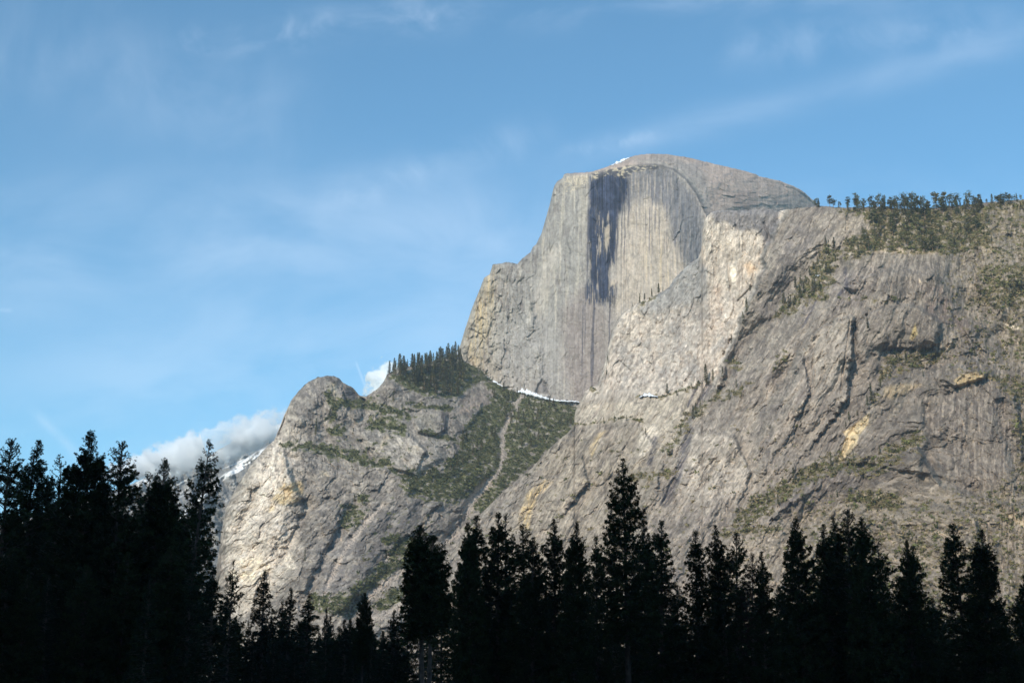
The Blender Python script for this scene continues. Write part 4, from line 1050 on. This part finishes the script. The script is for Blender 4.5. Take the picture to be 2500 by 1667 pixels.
KIND = {}
KIND['tall'] = [pine(501, 35.5, 5.2, .33, .72, 1.9)]
KIND['spire'] = [pine(510 + i, 31, (4.1, 3.9, 3.6, 4.0)[i], (.16, .22, .2, .15)[i], (.8, .75, .85, .72)[i], (1.9, 1.5, 1.7, 2.1)[i], roundness=(.1, .3, .2, .35)[i], upturn=.3) for i in range(4)]
KIND['sparse'] = [pine(520 + i, 31, (3.9, 4.1)[i], .18, .62, 1.1, .32) for i in range(2)]
KIND['broad'] = [pine(530 + i, 31, (5.2, 5.6, 5.0)[i], .12, (.68, .74, .66)[i], 2.7) for i in range(3)]
KIND['round'] = [pine(540 + i, 30, (2.9, 3.1)[i], (.46, .52)[i], .7, 2.2, .34, .25, roundness=.4) for i in range(2)]
KIND['lean'] = [pine(550, 38, 4.4, .26, .6, 1.2, .36, .1)]
KIND['fir'] = [pine(560 + i, 24, (3.4, 3.8)[i], .06, .85, 1.8, .26, -.02, col=(.034, .046, .022)) for i in range(2)]
KIND['dead'] = [pine(570, 28, 3.6, .2, .65, 1.2, .30, col=(.085, .045, .03))]
print("pines", round(time.time() - T0, 1))


def near_tree(u, vt, Y, kind, label, group=None, wide=1.0, lean=0.0, idx=None, name="pine_tree"):
    top = world(np.float64(u), np.float64(vt), np.float64(Y)); h = top[2]
    pr = KIND[kind][(rng.integers(0, 99) if idx is None else idx) % len(KIND[kind])]
    base_p = np.array([top[0] - math.tan(lean) * h, top[1], 0.0])
    return put_tree(pr, name, base_p, h / math.cos(lean), label, "tree", group or "dark pines in the valley shade", wide, lean)


NEAR = [
    (30, 1072, 175, 'spire', "dark pine at the far left edge of the tree line", 1.05),
    (95, 1073, 185, 'spire', "slim-topped dark pine second from the left edge", 1.1),
    (147, 1108, 180, 'sparse', "ragged thin dark pine just left of the highest left pine", 1.1),
    (222, 1050, 170, 'broad', "tall bulky dark pine highest of the left group", .95),
    (298, 1078, 172, 'spire', "dark pine on the right shoulder of the tall bulky left pine", 1.15),
    (362, 1152, 190, 'sparse', "thin dark pine before the snowy far ridge", 1.0),
    (403, 1118, 176, 'broad', "dense pointed dark pine left of the leaning pine", .85),
    (571, 1366, 185, 'sparse', "thin see-through small pine right of the leaning pine", .85),
    (556, 1420, 200, 'sparse', "short thin pine tucked under the leaning pine", .9),
    (647, 1389, 190, 'fir', "small pointed fir standing alone before pale rock slabs", 1.15),
    (711, 1433, 200, 'fir', "low dark fir between the lone fir and its right neighbour", 1.2),
    (690, 1462, 210, 'fir', "lower fir tucked behind two small dark firs", 1.2),
    (756, 1443, 198, 'fir', "blunt low fir left of the tiny treetop", 1.3),
    (797, 1484, 210, 'fir', "tiny slim treetop in the lowest gap of the tree line", .7),
    (841, 1511, 215, 'fir', "lowest dark treetop in the gap left of the rounded pine", 1.3),
    (891, 1447, 188, 'round', "small rounded pine on a bare stem in the low gap", .95),
    (963, 1487, 195, 'fir', "low bushy fir left of the two bare-trunked pines", 1.4),
    (1024, 1282, 160, 'round', "round-topped pine with long bare trunk, left of its twin", 1.1),
    (1058, 1308, 165, 'round', "round-topped pine with bare trunk, right of its twin", 1.1),
    (1142, 1274, 178, 'broad', "dense dark pine with twin tips left of centre", .75),
    (1164, 1256, 184, 'spire', "sharper higher tip behind the dense twin-tipped pine", 1.0),
    (1217, 1249, 182, 'spire', "dark pine with open airy top left of the middle gap", 1.1),
    (1235, 1253, 190, 'sparse', "airy pine crown close beside the open-topped pine", 1.1),
    (1276, 1280, 180, 'spire', "lower dark pine on the slope of the open-topped pair", 1.1),
    (1302, 1312, 176, 'spire', "lowest pine left of the narrow notch near centre", 1.0),
    (1353, 1266, 182, 'spire', "slender pine just right of the narrow notch near centre", .95),
    (1408, 1272, 174, 'broad', "full dark pine between the slender pine and the tallest pine", .8),
    (1455, 1306, 190, 'spire', "short pine hidden at the left side of the tallest pine", .9),
    (1520, 1118, 178, 'tall', "tallest pine towering over the tree line before the cliff", 1.05),
    (1572, 1272, 195, 'spire', "pine crown behind the right flank of the tallest pine", 1.1),
    (1614, 1268, 186, 'spire', "slim pointed pine first right of the tallest pine", 1.0),
    (1698, 1294, 184, 'spire', "pine with tufted narrow top left of a similar pair", 1.0),
    (1746, 1280, 182, 'spire', "pine whose tip is highest of the narrow-topped trio", 1.1),
    (1797, 1300, 190, 'spire', "narrow open pine left of the reddish dying pine", 1.0),
    (1836, 1349, 186, 'dead', "reddish dying pine with thin needles", 1.0),
    (1858, 1345, 180, 'spire', "low dark pine right beside the reddish dying pine", .9),
    (1942, 1264, 176, 'broad', "broad dark pine with rounded top right of the dying pine", .95),
    (2009, 1278, 182, 'spire', "thin-topped pine between the broad pine and the peaked group", 1.1),
    (2035, 1262, 186, 'spire', "pine left of the highest tip of the right group", 1.1),
    (2070, 1243, 180, 'spire', "highest pointed pine of the right group", 1.15),
    (2102, 1262, 174, 'broad', "very dense dark pine on the right of the peaked group", .95),
    (2143, 1312, 192, 'sparse', "see-through pine on the right flank of the dense pine", 1.2),
    (2214, 1318, 182, 'broad', "solid dark pine alone between two gaps on the right", .8),
    (2228, 1330, 190, 'spire', "second tip close behind the solid lone right pine", .9),
    (2324, 1276, 184, 'spire', "airy tall pine left of the dense rightmost big pine", 1.15),
    (2395, 1290, 178, 'broad', "dense conical pine, rightmost big tree before the frame edge", .88),
    (2500, 1400, 176, 'spire', "pine cut by the right edge of the view", 1.0),
]
for i, (u, vt, Y, k, lab, wd) in enumerate(NEAR):
    near_tree(u, vt, Y, k, lab, None, wd * rng.uniform(.88, 1.15), lean=R(rng.uniform(-2, 2)), idx=int(rng.integers(0, 97)))
near_tree(514, 1073, 165, 'lean', "tall leaning sparse pine before the snowy ridge", None, 1.0, lean=R(4.6))


def fill(u0, u1, n, v0, v1, Y0, Y1, label, group, kinds):
    for k in range(n):
        u = u0 + (u1 - u0) * (k + .5) / n + rng.uniform(-9, 9)
        near_tree(u, rng.uniform(v0, v1), rng.uniform(Y0, Y1), kinds[rng.integers(0, len(kinds))], label, group, rng.uniform(1.0, 1.25))


fill(-80, 500, 13, 1180, 1290, 190, 230, "dark pine merged in the shaded mass under the left treetops", "pines massed on the left", ['broad', 'spire', 'spire'])
fill(-60, 540, 12, 1330, 1450, 150, 175, "lower dark pine inside the shaded left stand", "lower pines of the left stand", ['broad', 'fir'])
fill(560, 990, 13, 1530, 1570, 215, 270, "low dark fir merged in the shaded mass under the gap", "low firs under the gap", ['fir', 'broad'])
fill(540, 1010, 17, 1500, 1540, 225, 290, "dim fir in the shaded thicket under the low gap", "thicket of firs under the gap", ['fir', 'broad'])
fill(590, 980, 8, 1560, 1600, 170, 200, "lowest dark fir at the foot of the low gap", "lowest firs of the gap", ['fir'])
fill(1000, 2140, 22, 1385, 1450, 215, 260, "dark pine merged in the shaded mass of the long tree line", "pines massed in the tree line", ['broad', 'spire', 'spire'])
fill(1100, 2560, 20, 1490, 1560, 205, 250, "lower dark fir inside the shaded tree line", "lower firs of the tree line", ['fir', 'broad'])
fill(2150, 2560, 8, 1450, 1500, 215, 260, "dark pine merged in the shaded mass by the right edge", "pines massed by the right edge", ['broad', 'spire'])

# ================================================================ ground and the valley side that throws the shade
def mat_ground():
    m, nt, b = newmat("meadow")
    tc = nt.nodes.new("ShaderNodeTexCoord"); n1 = nt.nodes.new("ShaderNodeTexNoise"); n1.inputs["Scale"].default_value = .05; n1.inputs["Detail"].default_value = 8
    nt.links.new(tc.outputs["Object"], n1.inputs["Vector"])
    cr = nt.nodes.new("ShaderNodeValToRGB"); cr.color_ramp.elements[0].color = (.035, .04, .018, 1); cr.color_ramp.elements[1].color = (.09, .075, .04, 1)
    nt.links.new(n1.outputs["Fac"], cr.inputs[0]); nt.links.new(cr.outputs[0], b.inputs["Base Color"]); b.inputs["Roughness"].default_value = .95
    return m


gx = np.concatenate([np.linspace(-9000, -400, 20), np.linspace(-380, 380, 60), np.linspace(400, 9000, 20)])
gy = np.concatenate([np.linspace(-3000, -60, 12), np.linspace(-50, 420, 60), np.linspace(450, 12000, 30)])
GX, GY = np.meshgrid(gx, gy)
GZ = .25 * fbm(GX / 30, GY / 30, 400, 3) - .1
gm = mat_ground()
link("ground", mesh_from("ground", np.stack([GX, GY, GZ], -1).reshape(-1, 3), quads=grid_quads(len(gy), len(gx)), mat=gm, smooth=True), kind="structure", label="shaded valley meadow floor")

vx = np.linspace(-4200, 3000, 240); vy = np.linspace(-2400, -330, 60)
VX, VY = np.meshgrid(vx, vy)
prof = sstep(-330, -800, VY); prof2 = 1 - .25 * sstep(-1000, -2400, VY)
VZ = (760 * prof * prof2) * (1 + .10 * fbm(VX / 500, VY / 500, 410, 3)) + 60 * prof * ridged(VX / 260, VY / 400, 411, 4) - 6
vt = base(VX, (.16, .15, .14)); vt = mix(vt, (.045, .055, .028), sstep(-.25, .15, fbm(VX / 120, VY / 120, 412, 4)))
link("valley_side_mountain", mesh_from("valley_side_mountain", np.stack([VX, VY, VZ], -1).reshape(-1, 3), quads=grid_quads(60, 240), mat=rock_far_m, smooth=True, tint=vt.reshape(-1, 3)),
     kind="structure", label="forested valley side behind the viewer that shades the trees")

# ================================================================ clouds
def cloud(name, u, v, Y, half, label, dens=.02, rot=0.0, scale=2.2, seed=0.0, thr=.0, amp=1.3):
    m = bpy.data.materials.new("cloud"); m.use_nodes = True; nt = m.node_tree; nt.nodes.clear()
    out = nt.nodes.new("ShaderNodeOutputMaterial"); pv = nt.nodes.new("ShaderNodeVolumePrincipled")
    pv.inputs["Color"].default_value = (.998, .998, .998, 1); pv.inputs["Anisotropy"].default_value = 0
    tc = nt.nodes.new("ShaderNodeTexCoord"); ln = nt.nodes.new("ShaderNodeVectorMath"); ln.operation = 'LENGTH'
    nt.links.new(tc.outputs["Object"], ln.inputs[0])
    mp = nt.nodes.new("ShaderNodeMapping"); mp.inputs["Scale"].default_value = (half[0] / half[2], 1, 1); mp.inputs["Location"].default_value = (seed, seed * .7, 0)
    nt.links.new(tc.outputs["Object"], mp.inputs[0])
    no = nt.nodes.new("ShaderNodeTexNoise"); no.inputs["Scale"].default_value = scale; no.inputs["Detail"].default_value = 6; no.inputs["Roughness"].default_value = .6
    nt.links.new(mp.outputs[0], no.inputs["Vector"])
    a = nt.nodes.new("ShaderNodeMath"); a.operation = 'MULTIPLY_ADD'; a.inputs[1].default_value = amp; a.inputs[2].default_value = .62 - amp * .5 - thr
    nt.links.new(no.outputs["Fac"], a.inputs[0])
    s = nt.nodes.new("ShaderNodeMath"); s.operation = 'SUBTRACT'; nt.links.new(a.outputs[0], s.inputs[0]); nt.links.new(ln.outputs["Value"], s.inputs[1])
    r = nt.nodes.new("ShaderNodeMapRange"); r.interpolation_type = 'SMOOTHSTEP'; r.inputs[1].default_value = -.05; r.inputs[2].default_value = .22; r.inputs[4].default_value = dens
    nt.links.new(s.outputs[0], r.inputs[0]); nt.links.new(r.outputs[0], pv.inputs["Density"]); nt.links.new(pv.outputs[0], out.inputs["Volume"])
    V = np.array([[x, y, z] for x in (-1, 1) for y in (-1, 1) for z in (-1, 1)], float)
    Q = np.array([(0, 1, 3, 2), (4, 6, 7, 5), (0, 4, 5, 1), (2, 3, 7, 6), (0, 2, 6, 4), (1, 5, 7, 3)])
    me = mesh_from(name, V, quads=Q, mat=m)
    o = link(name, me, kind="stuff", label=label, category="cloud"); p = world(np.float64(u), np.float64(v), np.float64(Y)); o.location = tuple(p); o.scale = half; o.rotation_euler = (0, rot, 0)
    return o


cloud("cloud", 950, 944, 8600, (185, 200, 180), "bright white cumulus behind the wooded shoulder", .16, R(-35), 2.2, 4.0, -.10, 1.7)
cloud("cloud", 515, 1092, 6150, (470, 160, 112), "pale cloud bank wrapping the snowy far ridge", .045, R(-17), 2.0, 1.0, -.12, 1.9)
cloud("cloud", 640, 1046, 6150, (240, 160, 95), "thin upper cloud puff beside the granite knob", .018, R(-20), 2.0, 7.0, -.10, 1.7)
cloud("cloud", 350, 1140, 6150, (260, 150, 70), "low left end of the cloud bank behind dark pines", .04, R(-10), 2.2, 11.0, -.05, 1.7)

# ================================================================ light and sky
SUN_EL, SUN_AZ = R(31), R(210)      # azimuth clockwise from +Y: behind the viewer, to the left
sd = bpy.data.lights.new("sun", 'SUN'); sd.energy = 3.6; sd.angle = R(.5); sd.color = (1.0, .93, .82)
so = link("sun", sd)
S = (math.sin(SUN_AZ) * math.cos(SUN_EL), math.cos(SUN_AZ) * math.cos(SUN_EL), math.sin(SUN_EL))
from mathutils import Vector
so.rotation_euler = Vector(S).to_track_quat('Z', 'Y').to_euler()

w = bpy.data.worlds.new("World"); scene.world = w; w.use_nodes = True; nt = w.node_tree
bg = nt.nodes["Background"]; bg.inputs["Strength"].default_value = .15
sky = nt.nodes.new("ShaderNodeTexSky"); sky.sky_type = 'NISHITA'; sky.sun_disc = False; sky.sun_elevation = SUN_EL; sky.sun_rotation = SUN_AZ
sky.air_density = 1.0; sky.dust_density = .6; sky.ozone_density = 2.0; sky.altitude = 1200
tc = nt.nodes.new("ShaderNodeTexCoord")
N = nt.nodes.new; Lk = nt.links.new


def math_n(op, a, b=None, c=None):
    n = N("ShaderNodeMath"); n.operation = op
    for i, x in enumerate((a, b, c)):
        if x is None: continue
        if isinstance(x, (int, float)): n.inputs[i].default_value = x
        else: Lk(x, n.inputs[i])
    return n.outputs[0]


sep = N("ShaderNodeSeparateXYZ"); Lk(tc.outputs["Generated"], sep.inputs[0])
ysafe = math_n('MAXIMUM', sep.outputs[1], .05)
gxn = math_n('DIVIDE', sep.outputs[0], ysafe); gzn = math_n('DIVIDE', sep.outputs[2], ysafe)   # tangent of bearing and of height


def cirrus(p0, p1, width, amount, sx, sy, seed, lo=.42, hi=.75):
    """a streak of high cloud between two sky positions"""
    q0 = world(np.float64(p0[0]), np.float64(p0[1]), np.float64(1.0)) - CAM; q1 = world(np.float64(p1[0]), np.float64(p1[1]), np.float64(1.0)) - CAM
    dx, dz = q1[0] - q0[0], q1[2] - q0[2]; L = math.hypot(dx, dz); ex, ez = dx / L, dz / L
    X = math_n('SUBTRACT', gxn, float(q0[0])); Z = math_n('SUBTRACT', gzn, float(q0[2]))
    al = math_n('ADD', math_n('MULTIPLY', X, ex / L), math_n('MULTIPLY', Z, ez / L))
    ac = math_n('ADD', math_n('MULTIPLY', X, -ez), math_n('MULTIPLY', Z, ex))
    cb = N("ShaderNodeCombineXYZ"); Lk(math_n('MULTIPLY', al, sx), cb.inputs[0]); Lk(math_n('MULTIPLY', ac, sy), cb.inputs[1]); cb.inputs[2].default_value = seed
    no = N("ShaderNodeTexNoise"); no.inputs["Scale"].default_value = 1; no.inputs["Detail"].default_value = 7; no.inputs["Roughness"].default_value = .58; no.inputs["Distortion"].default_value = .5
    Lk(cb.outputs[0], no.inputs["Vector"])
    mr = N("ShaderNodeMapRange"); mr.interpolation_type = 'SMOOTHSTEP'; mr.inputs[1].default_value = lo; mr.inputs[2].default_value = hi; Lk(no.outputs["Fac"], mr.inputs[0])
    e = math_n('EXPONENT', math_n('MULTIPLY', math_n('POWER', math_n('DIVIDE', ac, width / F), 2.0), -1.0))
    a1 = N("ShaderNodeMapRange"); a1.interpolation_type = 'SMOOTHSTEP'; a1.inputs[1].default_value = -.15; a1.inputs[2].default_value = .15; Lk(al, a1.inputs[0])
    a2 = N("ShaderNodeMapRange"); a2.interpolation_type = 'SMOOTHSTEP'; a2.inputs[1].default_value = 1.2; a2.inputs[2].default_value = .85; Lk(al, a2.inputs[0])
    return math_n('MULTIPLY', math_n('MULTIPLY', math_n('MULTIPLY', mr.outputs[0], e), math_n('MULTIPLY', a1.outputs[0], a2.outputs[0])), amount)


parts = [cirrus((430, 110), (1120, 30), 50, .20, 4, 24, 1.0), cirrus((700, 60), (2600, -60), 60, .15, 6, 24, 2.0), cirrus((1400, 385), (2520, 90), 46, .14, 3, 26, 3.0, .15, .8),
         cirrus((780, 500), (1300, 330), 50, .16, 3, 16, 4.0, .35, .7), cirrus((-100, 620), (1300, 560), 170, .30, 3, 12, 5.0, .2, .8), cirrus((-50, 60), (700, 300), 170, .15, 3, 9, 6.0, .25, .8),
         cirrus((1380, 375), (1600, 330), 22, .15, 3, 30, 7.0, .4, .7), cirrus((80, 1000), (190, 1110), 12, .16, 2, 60, 8.0, .1, .7), cirrus((870, 885), (892, 945), 3, .18, 1, 60, 9.0, .0, .5),
         cirrus((-10, 757), (28, 758), 5, .12, 2, 90, 10.0, .2, .6), cirrus((0, 1010), (2400, 700), 260, .22, 4, 12, 11.0, .35, .7), cirrus((1750, 120), (2500, 60), 60, .12, 5, 22, 12.0, .35, .7)]
tot = parts[0]
for p in parts[1:]: tot = math_n('ADD', tot, p)
tot = math_n('MINIMUM', tot, .8)
up = N("ShaderNodeMapRange"); up.inputs[1].default_value = 0; up.inputs[2].default_value = .1; Lk(sep.outputs[1], up.inputs[0])
tot = math_n('MULTIPLY', tot, up.outputs[0])
mx = N("ShaderNodeMix"); mx.data_type = 'RGBA'; Lk(tot, mx.inputs["Factor"]); tn = N("ShaderNodeVectorMath"); tn.operation = "MULTIPLY"; Lk(sky.outputs[0], tn.inputs[0]); tn.inputs[1].default_value = (.725, 1.09, 1.095); Lk(tn.outputs[0], mx.inputs["A"]); mx.inputs["B"].default_value = (6.4, 7.3, 8.4, 1)
Lk(mx.outputs["Result"], bg.inputs["Color"])

# ================================================================ camera and render settings
cd = bpy.data.cameras.new("camera"); cd.lens = 50; cd.sensor_width = 36; cd.clip_end = 60000; cd.clip_start = .5
co = link("camera", cd); co.location = tuple(CAM); co.rotation_euler = (math.pi / 2 + PITCH, 0, 0); scene.camera = co
vs = scene.view_settings; vs.view_transform = 'Standard'; vs.look = 'None'; vs.gamma = 1.0; vs.use_curve_mapping = False; vs.exposure = 0.15
cy = scene.cycles
cy.max_bounces = 14; cy.diffuse_bounces = 2; cy.glossy_bounces = 1; cy.transmission_bounces = 1; cy.volume_bounces = 14; cy.transparent_max_bounces = 4
cy.use_denoising = True; cy.volume_max_steps = 128; cy.sample_clamp_indirect = 4
scene.render.film_transparent = False
print("script done", round(time.time() - T0, 1))
# ================================================================ the air of the valley
def haze(dens):
    m = bpy.data.materials.new("haze"); m.use_nodes = True; n_ = m.node_tree; n_.nodes.clear()
    out = n_.nodes.new("ShaderNodeOutputMaterial"); pv = n_.nodes.new("ShaderNodeVolumePrincipled")
    pv.inputs["Color"].default_value = (.72, .86, 1.0, 1); pv.inputs["Density"].default_value = dens; pv.inputs["Anisotropy"].default_value = .2
    n_.links.new(pv.outputs[0], out.inputs["Volume"])
    V = np.array([[x, y, z] for x in (-9500, 9500) for y in (-3100, 12100) for z in (-130, 1800)], float)
    Q = np.array([(0, 1, 3, 2), (4, 6, 7, 5), (0, 4, 5, 1), (2, 3, 7, 6), (0, 2, 6, 4), (1, 5, 7, 3)])
    link("haze", mesh_from("haze", V, quads=Q, mat=m), kind="stuff", label="thin blue air filling the valley", category="haze")


if 1: haze(3.5e-5)
